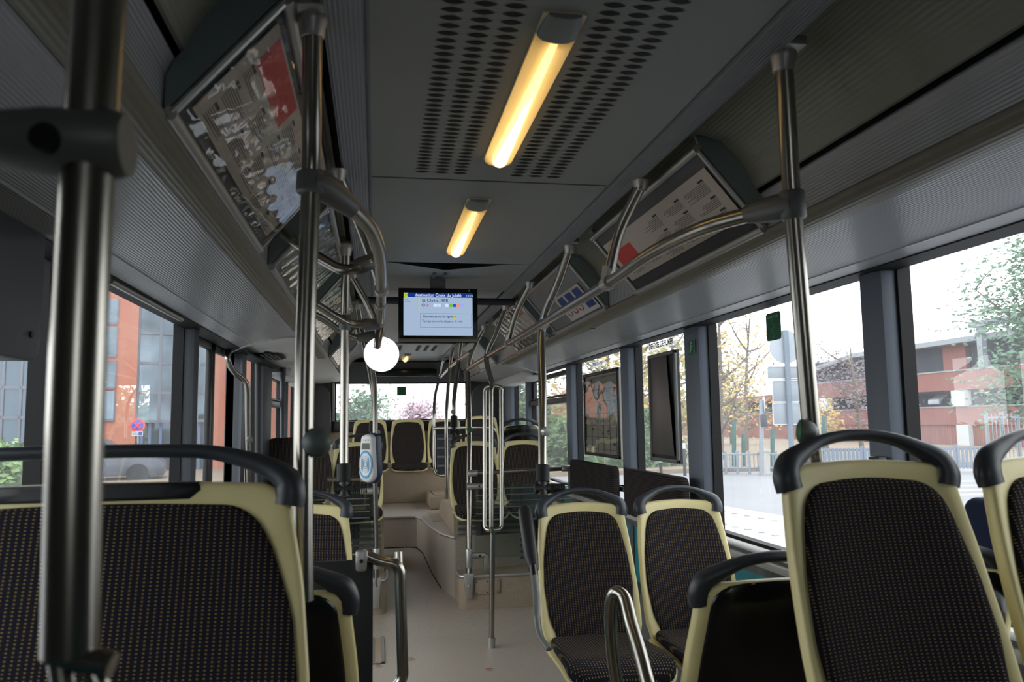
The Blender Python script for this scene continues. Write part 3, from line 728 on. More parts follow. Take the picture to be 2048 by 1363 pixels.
# --- pole to the two-seat bench
nd2 = at(1085, 650, z=RZ); b2 = at(1085, 930, y=3.31)
p2 = pole('steel pole ending in a black socket on the seat with the folding armrest', [(0.454, 3.19, CZ-0.02), at(1118, 560, y=3.36), nd2, (nd2+b2)/2, b2], brk=(0.454, 3.19, 1))
mb = MB(); mb.tube([nd2+Vector((0, -0.03, 0)), nd2+Vector((0, 0.03, 0))], 0.0245, 14); mb.build('clamp', STEEL_L, p2)
socket(p2, b2, at(1085, 990, y=3.28))
knob(p2, at(1091, 862, y=3.32), (0.6, -0.6, 0), 0.02, STEEL_L, BRKT)
# --- three-legged pole in the aisle
t3 = thing('three_legged_pole', 'steel pole that splits into three tubes at mid height, standing in the aisle', 'pole', (0.352, 4.88, 0))
base = at(983, 1294, z=0.0); tp3 = at(985, 770, y=5.05); bt3 = at(985, 1062, y=4.95); nd3 = at(973, 713, y=5.25)
MB().tube([base, bt3], PR*0.9, 16).build('lower_tube', STEEL, t3)
MB().tube([base, base+(bt3-base)*0.085], 0.024, 16).build('foot_sleeve', STEEL_L, t3)
for kk in range(3):
    a = math.radians(14+120*kk); o = Vector((math.cos(a), math.sin(a), 0))*0.062; ax = (tp3-bt3)
    q = fillet([bt3+ax*0.005, bt3+o+ax*0.01, tp3+o-ax*0.01, tp3-ax*0.005], 0.06, 8)
    MB().tube(q, 0.015, 12).build('split_tube', STEEL, t3)
MB().tube(catmull([tp3, nd3, at(992, 665, y=5.12), Vector((0.458, 4.88, CZ-0.02))], 8), PR*0.95, 14).build('upper_tube', STEEL, t3)
bracket(t3, 0.458, 4.88, 1)
# --- pole at the right wheel arch with glass screen
nd4 = at(937, 738, z=RZ); f4 = at(938, 1172, y=5.73)
p4 = pole('steel pole with screen clamps at the front of the right wheel arch', [(0.465, 5.95, CZ-0.02), at(950, 690, y=6.1), nd4, at(939, 860, y=6.15), at(938, 950, y=5.95), at(938, 1080, y=5.8), f4], brk=(0.465, 5.95, 1))
sleeve(p4, f4+Vector((0, 0, 0.26)), f4+Vector((0, 0, 0.13)), 0.026, STEEL_L)
mb = MB(); mb.hexa([Vector(p) for p in ((f4.x-0.04, 5.715, 0.31), (f4.x+0.035, 5.715, 0.31), (f4.x+0.035, 5.748, 0.31), (f4.x-0.04, 5.748, 0.31), (f4.x-0.022, 5.715, 0.13), (f4.x+0.02, 5.715, 0.13), (f4.x+0.02, 5.748, 0.13), (f4.x-0.022, 5.748, 0.13))]); mb.build('foot_bracket', STEEL_L, p4, bevel=0.006)
knob(p4, at(939, 859, y=6.1), (0, -1, 0), 0.022, BRKT, GREEN)
def screen(label, x0, x1, y, z0, z1, px, clamps, sd):
    t = thing('glass_screen', label, 'screen', ((x0+x1)/2, y, z0))
    g = MB(); g.box(x0, x1, y-0.004, y+0.004, z0, z1); g.build('pane', SCREENGL, t)
    mb = MB()
    for q in (x0+0.08, x1-0.08): mb.box(q-0.015, q+0.015, y-0.012, y+0.012, 0.284, z0+0.02)
    mb.build('foot_clip', STEEL_L, t, bevel=0.003)
    mb = MB()
    for i in range(5): mb.box(x0+0.01, x1-0.01, y-0.0065, y-0.0045, z1-0.03-0.045*i-0.006, z1-0.03-0.045*i)
    mb.build('etched_line', BRKT, t)  # thin grey lines laid across the upper pane
    for z in clamps:
        mb = MB(); xa, xb = (px-0.03, px+0.10) if sd > 0 else (px-0.10, px+0.03)
        mb.tube([Vector((xa, y-0.01, z)), Vector((xb, y-0.01, z))], [0.026, 0.020] if sd > 0 else [0.020, 0.026], 12, sx=0.8); c = mb.build('clamp', STEEL_L, t)
        mb = MB(); mb.lathe([(0.008, 0), (0.008, 0.004)], (xb-0.04 if sd > 0 else xa+0.04, y-0.026, z), (0, -1, 0), 8); mb.build('bolt', BLACK, c)
    return t
screen('clear glass screen in front of the right wheel-arch seats', 0.36, 1.10, 5.81, 0.40, 0.93, 0.335, [at(945, 972, y=5.81).z, at(945, 1110, y=5.81).z], 1)
hb = pole('horizontal steel bar over the right glass screen, running to the wall', [at(935, 946, y=5.81), at(1140, 936, y=5.81)], 0.0165, name='grab_rail')
for px in (945, 1132):
    c = at(px, 946 if px < 1000 else 936, y=5.81); sleeve(hb, c-Vector((0.035, 0, 0)), c+Vector((0.035, 0, 0)), 0.024, STEEL_L, 'end_clamp')
# --- rear right rail and poles
R2 = 1.93
n5, n6, n7 = at(918, 719, z=R2), at(900, 733, z=R2), at(879, 755, z=R2)
r2 = thing('ceiling_handrail', 'short steel handrail near the rear right ceiling, beyond the long one', 'handrail', (0.36, 7.5, R2))
MB().tube(catmull([at(941, 703, z=R2), n5, n6, n7], 6), PR*0.9, 14).build('tube', STEEL, r2)
q = at(908, 832, y=6.52)
p5 = pole('steel pole with black socket on the right wheel-arch aisle seat', [(0.47, 6.55, CZ-0.02), at(928, 668, y=6.6), n5, at(909, 790, y=6.56), q], brk=(0.47, 6.55, 1)); socket(p5, q, at(908, 872, y=6.48)); knob(p5, at(906, 823, y=6.5), (-0.7, -0.7, 0), 0.018, BRKT, BRKT)
p6 = pole('thin steel pole down to the raised rear floor behind the right wheel arch', [(0.46, 7.35, CZ-0.02), at(910, 690, y=7.4), n6, at(893, 830, y=7.5), at(893, 920, y=7.5), at(893, 1000, y=7.5)], PR*0.9, brk=(0.46, 7.35, 1))
p7 = pole('curved steel pole in front of the right rear bench seats', [(0.47, 8.7, CZ-0.02), at(886, 722, y=8.8), n7, at(869, 800, y=8.6), at(868, 880, y=8.5), at(869, 938, y=8.45), at(880, 950, y=8.4), at(892, 950, y=8.35)], PR*0.85, brk=(0.47, 8.7, 1), k=6)
knob(p7, at(869, 823, y=8.5), (-0.5, -0.8, 0), 0.018, BRKT, BRKT)
g7 = pole('horizontal steel guard rail in front of the right rear bench seats', [at(868, 856, y=8.0), at(930, 855, y=7.6), at(980, 855, y=7.3), at(990, 862, y=7.3)], 0.014, name='grab_rail')
mb = MB(); t = thing('slatted_rack', 'small dark slatted rack hung on the rear guard rail', 'rack', at(885, 940, y=8.35))
for i in range(9):
    z0 = at(885, 875+9*i, y=8.4).z; a = at(874, 870, y=8.4); b = at(904, 870, y=8.4)
    if i % 2 == 0: MB().box(a.x, b.x, 8.39, 8.40, z0-0.02, z0).build('slat', BRKT, t)
a = at(874, 868, y=8.41); b = at(904, 946, y=8.41); mb.box(a.x, b.x, 8.405, 8.42, b.z, a.z); mb.build('panel', DARKPL, t, bevel=0.004)

# --- left foreground pole (out of focus) with T fitting and lower joint
LY = 0.6
p8 = pole('out-of-focus steel pole with cast T fitting, nearest on the left', [at(203, -60, y=LY), at(180, 270, y=LY), at(166, 500, y=LY), at(150, 900, y=LY), at(140, 1308, y=LY)])
mb = MB(); c = at(180, 288, y=LY)
mb.tube([c+Vector((0.026, 0, 0.0)), c+Vector((0.018, 0, 0)), c+Vector((-0.03, 0, 0.0)), c+Vector((-0.06, 0, 0.001)), c+Vector((-0.16, 0, 0.002))], [(0.022, 0.024), (0.025, 0.028), (0.0245, 0.028), (0.020, 0.022), (0.020, 0.02)], 18)
tf = mb.build('tee_fitting', BRKT, p8)
mb = MB(); q = at(88, 273, y=LY-0.029); mb.lathe([(0.0102, -0.001), (0.0102, 0.012)], q, (0, 1, 0), 18); mb.build('bolt', RUBBER, tf)
MB().tube([c+Vector((-0.16, 0, 0.002)), c+Vector((-0.72, 0, 0.01))], 0.0185, 14).build('cross_tube', STEEL, p8)
j = at(162, 1312, y=LY); mb = MB(); mb.tube([j+Vector((-0.018, 0, 0.004)), j+Vector((0.0, -0.004, 0)), j+Vector((0.022, -0.006, -0.006))], 0.0095, 12)
mb.tube([j+Vector((0.006, -0.004, 0.0)), j+Vector((0.028, -0.012, -0.05)), j+Vector((0.07, -0.03, -0.16))], 0.0075, 10); mb.tube([j+Vector((-0.014, 0, 0.0)), j+Vector((0.004, -0.016, -0.06)), j+Vector((0.04, -0.03, -0.17))], 0.008, 10); mb.build('lower_joint', STEEL, p8)

# --- left seat-side poles
tpl = Vector((-0.476, 1.42, CZ-0.02)); nl = at(622, 365, y=1.52); bl = at(606, 1010, y=1.51)
p9 = pole('steel pole with round stop button beside the wide left seat', [tpl, (tpl+nl)/2, nl, at(610, 700, y=1.52), bl, at(607, 1200, y=1.51)], brk=(-0.476, 1.42, -1))
sleeve(p9, at(623, 344, y=1.52), at(621, 388, y=1.52), 0.028)
knob(p9, at(629, 884, y=1.52)+Vector((0.006, -0.014, 0)), (0.75, 0.66, 0), 0.027, mat('dark_button_grey', srgb(84, 92, 90), 0.5), GREEN)
nl2 = at(690, 645, y=3.46); bl2 = at(688, 928, y=3.42)
p10 = pole('steel pole with black socket on the second left seat', [(-0.484, 3.34, CZ-0.02), at(691, 560, y=3.40), nl2, at(689, 800, y=3.45), bl2], brk=(-0.484, 3.34, -1))
socket(p10, bl2, at(688, 992, y=3.39)); sleeve(p10, at(690, 630, y=3.46), at(690, 660, y=3.46), 0.026)
# --- left rail
lr = thing('ceiling_handrail', 'steel handrail under the left ceiling edge ending above the round mirror', 'handrail', (-0.34, 3.0, RZ))
lp = catmull([nl+Vector((0.02, 0.01, 0)), at(690, 405, z=RZ), at(725, 436, z=RZ), at(748, 470, z=RZ), at(760, 520, z=RZ), Vector((-0.34, 2.9, RZ)), Vector((-0.34, 3.5, RZ)), Vector((-0.339, 3.9, RZ)), Vector((-0.338, 4.15, RZ-0.005))], 8)
MB().tube(lp, PR*0.95, 16).build('tube', STEEL, lr)
mb = MB(); e = lp[0]; dd = (lp[4]-e).normalized(); mb.tube([nl, e, e+dd*0.05, e+dd*0.09], [(0.028, 0.03), (0.03, 0.028), (0.026, 0.026), (0.021, 0.021)], 14); mb.build('end_fitting', BRKT, lr)
for y in (2.95, 3.5): MB().tube([(-0.34, y-0.02, RZ), (-0.34, y+0.02, RZ)], 0.0215, 14).build('collar', STEEL_L, lr)
def cross(label, pts, e0, e1):
    t = pole(label, pts, PR*0.9, name='cross_rail'); mb = MB(); a, b = Vector(e0), Vector(e1)
    mb.tube([a, a*0.7+b*0.3, b], [0.020, 0.026, 0.024], 14); mb.build('end_fitting', BRKT, t); return t
cross('bent steel cross rail joining the left rail, the nearest of three', [at(566, 464, y=2.47), at(600, 490, y=2.45), at(650, 522, y=2.42), at(684, 538, y=2.40), at(712, 536, y=2.4), at(738, 522, y=2.42)], at(706, 537, y=2.4), at(748, 520, y=2.44))
cross('straight steel cross rail joining the left rail at the socketed pole', [at(630, 606, y=3.3), at(668, 630, y=3.4), at(700, 646, y=3.46), at(735, 648, y=3.48)], at(722, 648, y=3.48), at(758, 648, y=3.5))
cross('bent steel cross rail joining the left rail just above the mirror', [at(600, 618, y=3.8), at(640, 634, y=3.9), at(680, 660, y=4.02), at(708, 674, y=4.06), at(728, 674, y=4.08)], at(716, 676, y=4.06), at(752, 670, y=4.08))
hanger(lr, -0.47, 2.30, -0.34, 2.62, RZ); hanger(lr, -0.474, 3.95, -0.339, 4.0, RZ)
# --- ticket-reader pole and screen on the left wheel arch
f11 = at(752, 1172, y=5.73)
p11 = pole('curved steel pole carrying the ticket reader', [(-0.47, 4.92, CZ-0.02), at(722, 650, y=5.1), at(735, 690, y=5.35), at(745, 735, y=5.55), at(750, 800, y=5.68), at(750, 950, y=5.70), f11+Vector((0, 0, 0.25)), f11], brk=(-0.47, 4.92, -1))
sleeve(p11, f11+Vector((0, 0, 0.26)), f11+Vector((0, 0, 0.12)), 0.026, STEEL_L)
mb = MB(); mb.hexa([Vector(p) for p in ((f11.x-0.035, 5.715, 0.31), (f11.x+0.035, 5.715, 0.31), (f11.x+0.035, 5.748, 0.31), (f11.x-0.035, 5.748, 0.31), (f11.x-0.02, 5.715, 0.10), (f11.x+0.02, 5.715, 0.10), (f11.x+0.02, 5.748, 0.10), (f11.x-0.02, 5.748, 0.10))]); mb.build('foot_bracket', STEEL_L, p11, bevel=0.006)
p12 = pole('second curved steel pole behind the one with the ticket reader', [(-0.47, 5.9, CZ-0.02), at(728, 690, y=6.1), at(740, 745, y=6.5), at(747, 800, y=6.55), at(748, 862, y=6.55)], brk=(-0.47, 5.9, -1))
socket(p12, at(746, 842, y=6.55), at(744, 880, y=6.53)); knob(p12, at(756, 864, y=6.53), (0.6, -0.6, 0), 0.02, BRKT, BRKT)
screen('clear glass screen in front of the left wheel-arch seats', -1.05, -0.385, 5.81, 0.40, 0.93, -0.36, [at(745, 957, y=5.81).z, at(745, 981, y=5.81).z], -1)
pole('horizontal steel bar over the left glass screen', [at(655, 958, y=5.82), at(752, 957, y=5.82)], 0.0165, name='grab_rail')
# --- door-side poles
pole('bent grab pipe beside the middle door', [at(459, 690, x=-1.22), at(456, 720, x=-1.22), at(468, 742, x=-1.20), at(486, 758, x=-1.16), at(494, 775, x=-1.14), at(495, 830, x=-1.14), at(496, 1000, x=-1.14)], 0.018)
knob(bpy.data.objects[[o.name for o in COL.objects if o.name.startswith('grab_pole') and o.type == 'EMPTY'][-1]], at(499, 879, x=-1.11), (0.5, -0.7, 0), 0.022, BRKT, BRKT)
pole('straight dark post right behind the bent door pipe', [at(516, 694, y=5.95), at(516, 900, y=5.95), at(516, 1000, y=5.95)], 0.022, m=BLACK)
pole('straight grey post under the damaged white ceiling cover', [at(566, 726, y=6.9), at(565, 880, y=6.9), at(565, 960, y=6.9)], 0.022, m=DARKPL)

# --- low handrails
t = thing('modesty_panel', 'narrow black panel with steel handrail beside the left aisle', 'panel', (-0.46, 2.42, 0.08))
mb = MB(); mb.box(-0.64, at(746, 1200, y=2.42).x, 2.405, 2.43, 0.08, at(735, 1118, y=2.42).z); mb.build('board', BLACK, t, bevel=0.004)
h0, h1 = at(705, 1108, y=2.40), at(800, 1128, y=2.40)
q = fillet([h0, at(728, 1108, y=2.40), at(760, 1122, y=2.40), h1, at(801, 1180, y=2.40), at(806, 1352, y=2.40), at(798, 1366, y=2.40), Vector((-0.40, 2.41, 0.55))], 0.03, 6)
MB().tube(q, 0.0165, 14).build('handrail', STEEL, t)
MB().tube([at(797, 1103, y=2.42), at(798, 1140, y=2.41)], 0.0125, 12).build('rail_stub', STEEL, t)
S6 = Matrix.Scale(0.72, 4); c = at(723, 1120, y=2.385); mb = MB(); mb.hexa([c+S6 @ Vector(p) for p in ((-0.022, -0.012, -0.045), (0.020, -0.012, -0.045), (0.020, 0.03, -0.045), (-0.022, 0.03, -0.045), (-0.026, -0.014, 0.04), (0.026, -0.014, 0.04), (0.026, 0.03, 0.04), (-0.026, 0.03, 0.04))]); cl = mb.build('clamp', STEEL_L, t, bevel=0.008)
mb = MB(); mb.lathe([(0.006, 0), (0.006, 0.004)], c+Vector((0, -0.014, 0.0)), (0, -1, 0), 6); mb.build('bolt', BLACK, cl)
# U-shaped arm loop beside the dark-backed seat
t = thing('loop_handrail', 'upside-down U of steel tube beside the seat with the black back', 'handrail', (0.23, 1.9, 0.08))
a = at(1222, 1200, y=1.98); yy = 1.98
q = catmull([at(1245, 1420, y=1.98), at(1230, 1340, y=1.98), at(1224, 1290, y=1.98), at(1221, 1235, y=1.98), at(1224, 1197, y=1.97), at(1234, 1184, y=1.955), at(1250, 1198, y=1.93), at(1262, 1245, y=1.87), at(1280, 1305, y=1.81), at(1302, 1390, y=1.74), at(1315, 1440, y=1.70)], 6)
MB().tube(q, 0.0165, 16).build('tube', STEEL, t)
# folding armrest
t = thing('tilting_arm', 'black folded-up armrest on a grey lever, left of the two-seat bench', 'armrest', at(1100, 1300, y=3.0))
def bar(pts, hw, th):
    mb = MB(); mb.tube([Vector(p) for p in pts], [(th, h) for h in hw], 12, upv=(1, 0, 0)); return mb
X = 0.27
MB().tube([at(1047, 1012, y=3.22), at(1050, 1020, y=3.21), at(1062, 1110, y=3.12), at(1068, 1140, y=3.09)], [(0.012, 0.016), (0.018, 0.03), (0.018, 0.03), (0.014, 0.02)], 10, upv=(0, 1, 0)).build('arm_pad', BLACK, t, sharp=50)
MB().tube([at(1066, 1130, y=3.09), at(1070, 1165, y=3.06)], [(0.012, 0.014), (0.012, 0.016)], 10, upv=(0, 1, 0)).build('hinge', BLACKG, t)
MB().tube(catmull([at(1068, 1150, y=3.06), at(1073, 1190, y=3.02), at(1074, 1235, y=2.96), at(1080, 1270, y=2.90), at(1098, 1298, y=2.82)], 6), [(0.008, 0.015)]*12+[(0.008, 0.012)]*13, 10, upv=(0, 1, 0)).build('lever', BRKT, t, sharp=50)

# ================================================================== POSTER FRAMES UNDER THE CEILING
FT, FB = Vector((0.516, 0, CZ-0.006)), Vector((0.703, 0, CZ-0.226))
FL = (FB-FT).length; FD = (FB-FT)/FL; FN = Vector((FD.z, 0, -FD.x))     # FN points into the saloon
def poster_frame(sd, y0, y1, label, back=None, group='poster frames under the ceiling'):
    t = thing('poster_frame', label, 'poster frame', (sd*0.61, (y0+y1)/2, CZ-0.1), 0, group)
    def P(s, y, h=0.0):
        q = FT+FD*s+FN*h; return Vector((sd*q.x, y, q.z))
    q = MB(); q.hexa([P(0.0, y0, -0.012), P(0.0, y1, -0.012), P(FL, y1, -0.012), P(FL, y0, -0.012), P(0.0, y0, -0.004), P(0.0, y1, -0.004), P(FL, y1, -0.004), P(FL, y0, -0.004)])
    q.build('back_panel', back or DARKGREY, t)
    for s in (0.0, FL): MB().tube([P(s, y0-0.006, 0), P(s, y1+0.006, 0)], 0.0125, 10).build('edge_rail', STEEL_L, t)
    for y in (y0, y1):
        MB().tube([P(0.004, y, 0), P(FL-0.004, y, 0)], 0.0075, 8).build('side_rail', STEEL_L, t)
    for y in (y0, y1):         # moulded end cheek filling the gap to the vault
        o = [(FT+FD*s-FN*0.008) for s in (0.0, FL*0.5, FL)]
        vl = [Vector((x, 0, z)) for x, z in ((0.712, CZ-0.215), (0.712, CZ-0.16), (0.698, CZ-0.13), (0.684, CZ-0.11), (0.672, CZ-0.086), (0.650, CZ-0.046), (0.62, CZ-0.010), (0.585, CZ+0.016), (0.545, CZ+0.028), (0.512, CZ+0.030))]
        mb = MB(); mb.prism([(sd*p.x, p.z) for p in o+vl], y-0.005, y+0.005, 'y'); mb.build('end_cheek', TEALGREY, t)
    return t, P
def sheet_on(P, t, name, s0, s1, ya, yb, h, m, d=0.001):
    mb = MB(); mb.hexa([P(s0, ya, h), P(s0, yb, h), P(s1, yb, h), P(s1, ya, h), P(s0, ya, h+d), P(s0, yb, h+d), P(s1, yb, h+d), P(s1, ya, h+d)]); return mb.build(name, m, t)
def lines_on(mb, P, s, ya, yb, n, h, rnd, ds=0.0055):
    for i in range(n):
        ye = yb if rnd is None else ya+(yb-ya)*random.uniform(0.55, 1.0)
        q = [P(s+ds*i, ya, h), P(s+ds*i, ye, h), P(s+ds*i+0.0017, ye, h), P(s+ds*i+0.0017, ya, h)]; mb.f([mb.v(x) for x in q])
def text_poster(P, t, ya, yb, s0, s1, red, near_first):
    """rows of print with small boxed headings on pale paper"""
    p = sheet_on(P, t, 'poster', s0, s1, ya, yb, 0.0, PAPER); mb = MB(); L = yb-ya
    mr = sheet_on(P, p, 'red_block', red[0], red[1], red[2], red[3], 0.0012, RED, 0.0004)
    for c in range(5):
        cy = ya+L*(0.05+0.19*c); s = s0+0.022+0.004*(c % 2)
        while s < s1-0.03:
            n = random.randint(4, 7)
            if not (red[0]-0.03 < s < red[1] and cy < red[3] and cy+0.16*L > red[2]):
                yh = cy+0.16*L-0.05 if sd_dir(P) else cy
                q = [P(s, cy, 0.0016), P(s, cy+0.035, 0.0016), P(s+0.007, cy+0.035, 0.0016), P(s+0.007, cy, 0.0016)]; mb.f([mb.v(x) for x in q])
                lines_on(mb, P, s+0.011, cy, cy+0.165*L, n, 0.0016, 1)
            s += 0.011+0.0055*n+random.uniform(0.006, 0.014)
    mb.build('print_rows', INK, p)
def sd_dir(P): return P(0, 0).x > 0
GREYF = mat('grey_board', srgb(120, 122, 124), 0.35)
t, P = poster_frame(1, 1.99, 3.05, 'nearest poster frame on the right, beige notice with a small red block')
text_poster(P, t, 2.02, 3.02, 0.052, 0.236, (0.10, 0.17, 2.78, 2.98), True); sheet_on(P, t, 'lower_strip', 0.24, 0.272, 2.01, 3.03, 0.0, INK)
t, P = poster_frame(1, 3.50, 4.52, 'middle right poster frame, mostly bare grey with two small leaflets at the near end', GREYF)
lf = sheet_on(P, t, 'leaflet', 0.115, 0.185, 3.60, 4.10, 0.0, PAPER)
for k in range(3): sheet_on(P, lf, 'blue_box', 0.128, 0.172, 3.63+0.155*k, 3.75+0.155*k, 0.0012, BLUE, 0.0004)
lf = sheet_on(P, t, 'leaflet', 0.195, 0.27, 3.55, 4.10, 0.0, WHITEP)
sheet_on(P, lf, 'blue_box', 0.20, 0.25, 3.57, 3.70, 0.0012, BLUE, 0.0004)
for k in range(3):
    mb = MB(); c = 3.80+0.11*k
    mb.tube([P(0.225+0.018*math.sin(a), c+0.035*math.cos(a), 0.002) for a in [PI*1.6*i/12 for i in range(13)]], 0.003, 6); mb.build('red_ring', RED, lf)
t, P = poster_frame(1, 4.72, 5.80, 'third right poster frame, crumpled colourful sheet under plastic')
sheet_on(P, t, 'poster', 0.05, 0.25, 4.76, 5.7, 0.0, PAPER)
for k, (c, a, b, y0, y1) in enumerate([(RED, 0.05, 0.08, 4.85, 5.2), (GREEN, 0.05, 0.10, 5.4, 5.66), (TEAL, 0.09, 0.12, 5.25, 5.5), (INK, 0.22, 0.25, 4.8, 5.6), (RED, 0.17, 0.19, 4.8, 5.0), (YELLOW, 0.10, 0.15, 5.3, 5.6)]):
    sheet_on(P, t, 'print', a, b, y0, y1, 0.0012, c, 0.0004)
def wavy(P, t, ya, yb, amp):
    mb = MB(); V = []
    for i in range(41):
        y = ya+(yb-ya)*i/40; V.append([mb.v(P(0.012+0.262*j/14, y, 0.006+amp*math.sin(0.9*i+1.7*j)*math.sin(0.33*i-0.8*j+1.1))) for j in range(15)])
    for a, b in zip(V, V[1:]):
        for j in range(14): mb.f([a[j], a[j+1], b[j+1], b[j]])
    mb.build('clear_cover', COVER, t)
wavy(P, t, 4.74, 5.78, 0.0035)
t, P = poster_frame(1, 6.9, 7.9, 'pale blank poster frame on the right, nearest the rear window', WHITEP)
t, P = poster_frame(-1, 1.36, 2.40, 'large poster frame at the upper left with red-headed notice under shiny plastic')
text_poster(P, t, 1.40, 2.36, 0.03, 0.25, (0.035, 0.10, 1.45, 1.78), False); wavy(P, t, 1.38, 2.38, 0.0016)
text('2', 0.05, INK, t, 'number', frame_m(P(0.20, 2.34, 0.002), (0, -1, 0), (-FD.x*-1, 0, -FD.z)))
t, P = poster_frame(-1, 2.68, 3.62, 'grey poster frame on the left with shiny cover, behind the two nearest left poles', GREYF)
wavy(P, t, 2.70, 3.60, 0.0022)
t, P = poster_frame(-1, 3.95, 5.20, 'third left poster frame with crumpled reflecting cover', GREYF)
wavy(P, t, 3.97, 5.18, 0.004)
t, P = poster_frame(-1, 6.2, 7.3, 'rearmost left poster frame near the damaged ceiling cover', GREYF)
sheet_on(P, t, 'leaflet', 0.10, 0.17, 6.5, 6.9, 0.0, BLUE)
wavy(P, t, 6.22, 7.28, 0.003)

# ================================================================== CEILING LAMPS
def emis(name, col, s):
    m = bpy.data.materials.new(name); m.use_nodes = True; nt = m.node_tree; nt.nodes.clear()
    e = nt.nodes.new('ShaderNodeEmission'); e.inputs[0].default_value = col; e.inputs[1].default_value = s
    o = nt.nodes.new('ShaderNodeOutputMaterial'); nt.links.new(e.outputs[0], o.inputs[0]); MATS[name] = m; return m
TUBE = emis('warm_tube', (1.0, 0.71, 0.33, 1), 2.1)
AMBER = mat('reflector_cream', (0.85, 0.72, 0.48, 1), 0.4)
def lamp_cover():
    m = bpy.data.materials.new('lamp_cover'); m.use_nodes = True; nt = m.node_tree; nt.nodes.clear(); L = nt.links.new
    tr = nt.nodes.new('ShaderNodeBsdfTransparent'); tr.inputs[0].default_value = (1, 0.9, 0.72, 1)
    tl = nt.nodes.new('ShaderNodeBsdfTranslucent'); tl.inputs[0].default_value = (1, 0.88, 0.62, 1)
    gl = nt.nodes.new('ShaderNodeBsdfGlossy'); gl.inputs['Roughness'].default_value = 0.12; gl.inputs[0].default_value = (0.9, 0.9, 0.9, 1)
    a = nt.nodes.new('ShaderNodeMixShader'); a.inputs[0].default_value = 0.52; L(tr.outputs[0], a.inputs[1]); L(tl.outputs[0], a.inputs[2])
    b = nt.nodes.new('ShaderNodeMixShader'); b.inputs[0].default_value = 0.06; L(a.outputs[0], b.inputs[1]); L(gl.outputs[0], b.inputs[2])
    o = nt.nodes.new('ShaderNodeOutputMaterial'); L(b.outputs[0], o.inputs[0]); return m
LCOV = lamp_cover()
def lamp(y0, y1, label, x=-0.016, hw=0.041):
    t = thing('ceiling_lamp', label, 'ceiling lamp', (x, (y0+y1)/2, CZ), 0, 'warm ceiling lamps')
    mb = MB(); mb.box(x-hw, x+hw, y0, y1, CZ-0.004, CZ+0.001); mb.build('reflector', AMBER, t)
    mb = MB(); mb.tube([(x, y0+0.09, CZ-0.014), (x, y1-0.03, CZ-0.014)], (0.007, 0.022), 12, upv=(0, 0, 1)); mb.build('light_tube', TUBE, t)
    mb = MB(); V = []
    ys = [y0+0.07, y1-0.012]
    for y in ys: V.append([mb.v((x-hw*0.97*math.cos(PI*j/14), y, CZ-0.004-0.022*math.sin(PI*j/14)**0.75)) for j in range(15)])
    for j in range(14): mb.f([V[0][j], V[0][j+1], V[1][j+1], V[1][j]])
    mb.build('lamp_cover', LCOV, t)
    for ya, yb, ta, tb in ((y0, y0+0.072, 0.45, 1), (y1-0.013, y1, 1, 0.7)):
        mb = MB(); R = []
        for y, s in ((ya, ta), ((ya*0.6+yb*0.4), (ta+tb)/2+0.12), (yb, tb)):
            s = min(1, s); R.append([mb.v((x-hw*(0.6+0.4*s)*math.cos(PI*j/14), y, CZ-0.003-0.023*s*math.sin(PI*j/14)**0.75)) for j in range(15)])
        for a, b in zip(R, R[1:]):
            for j in range(14): mb.f([a[j], a[j+1], b[j+1], b[j]])
        mb.f(R[0]); mb.f(R[-1]); mb.build('end_cap', CEIL, t, sharp=50)
    return t
lamp(1.34, 2.16, 'long glowing ceiling lamp between the two blocks of vent slots, nearest')
lamp(2.56, 3.38, 'glowing ceiling lamp just in front of the sagging ceiling joint')
lamp(8.45, 9.25, 'small glowing ceiling lamp near the rear window, seen below the monitor')

# ================================================================== MONITOR
MY = 4.0
c0, c1 = at(797, 574, y=MY), at(956, 684, y=MY)
mx0, mx1, mz1, mz0 = c0.x, c1.x, c0.z-0.002, c1.z
t = thing('monitor', 'flat passenger-information monitor hanging from the ceiling', 'monitor', ((mx0+mx1)/2, MY, mz0))
mb = MB(); mb.box(mx0, mx1, MY, MY+0.05, mz0, mz1); mb.build('housing', BLACKG, t, bevel=0.004)
mb = MB(); mb.box(mx0, mx1, MY-0.006, MY+0.05, mz0-0.0, mz0+0.018); mb.build('lower_strip', PIPE, t, bevel=0.003)
mb = MB(); xc = (mx0+mx1)/2
mb.box(xc-0.04, xc+0.04, MY+0.02, MY+0.04, mz1-0.05, CZ+0.005); [mb.box(xc+q-0.008, xc+q+0.008, MY-0.12, MY+0.06, CZ-0.012, CZ) for q in (-0.028, 0.028)]; mb.build('mount', BRKT, t)
sx0, sz1 = at(807, 584.5, y=MY).x, at(807, 584.5, y=MY).z; sx1, sz0 = at(945.5, 671, y=MY).x, at(945.5, 671, y=MY).z
SW, SHH = sx1-sx0, sz1-sz0
def escr(n, r, g, b): return emis('screen_'+n, srgb(r, g, b), 0.80)
def spl(par, name, u0, v0, u1, v1, m, k):     # u,v in 0..1 from the top left
    y = MY-0.0010-0.0004*k; mb = MB(); mb.f([mb.v((sx0+SW*u, y, sz1-SHH*v)) for u, v in ((u0, v1), (u1, v1), (u1, v0), (u0, v0))]); return mb.build(name, m, par, recalc=False)
scr = spl(t, 'screen', 0, 0, 1, 1, escr('pale_blue', 152, 171, 196), 0)
DB, YG, DK, WH = escr('deep_blue', 20, 48, 124), escr('lime', 176, 196, 30), escr('dark', 34, 48, 84), escr('white', 196, 212, 236)
spl(scr, 'title_bar', 0, 0, 1, 0.105, DB, 1); spl(scr, 'line_badge', 0.005, 0.005, 0.062, 0.1, YG, 2)
spl(scr, 'route_bar', 0.215, 0.105, 0.232, 0.43, YG, 1)
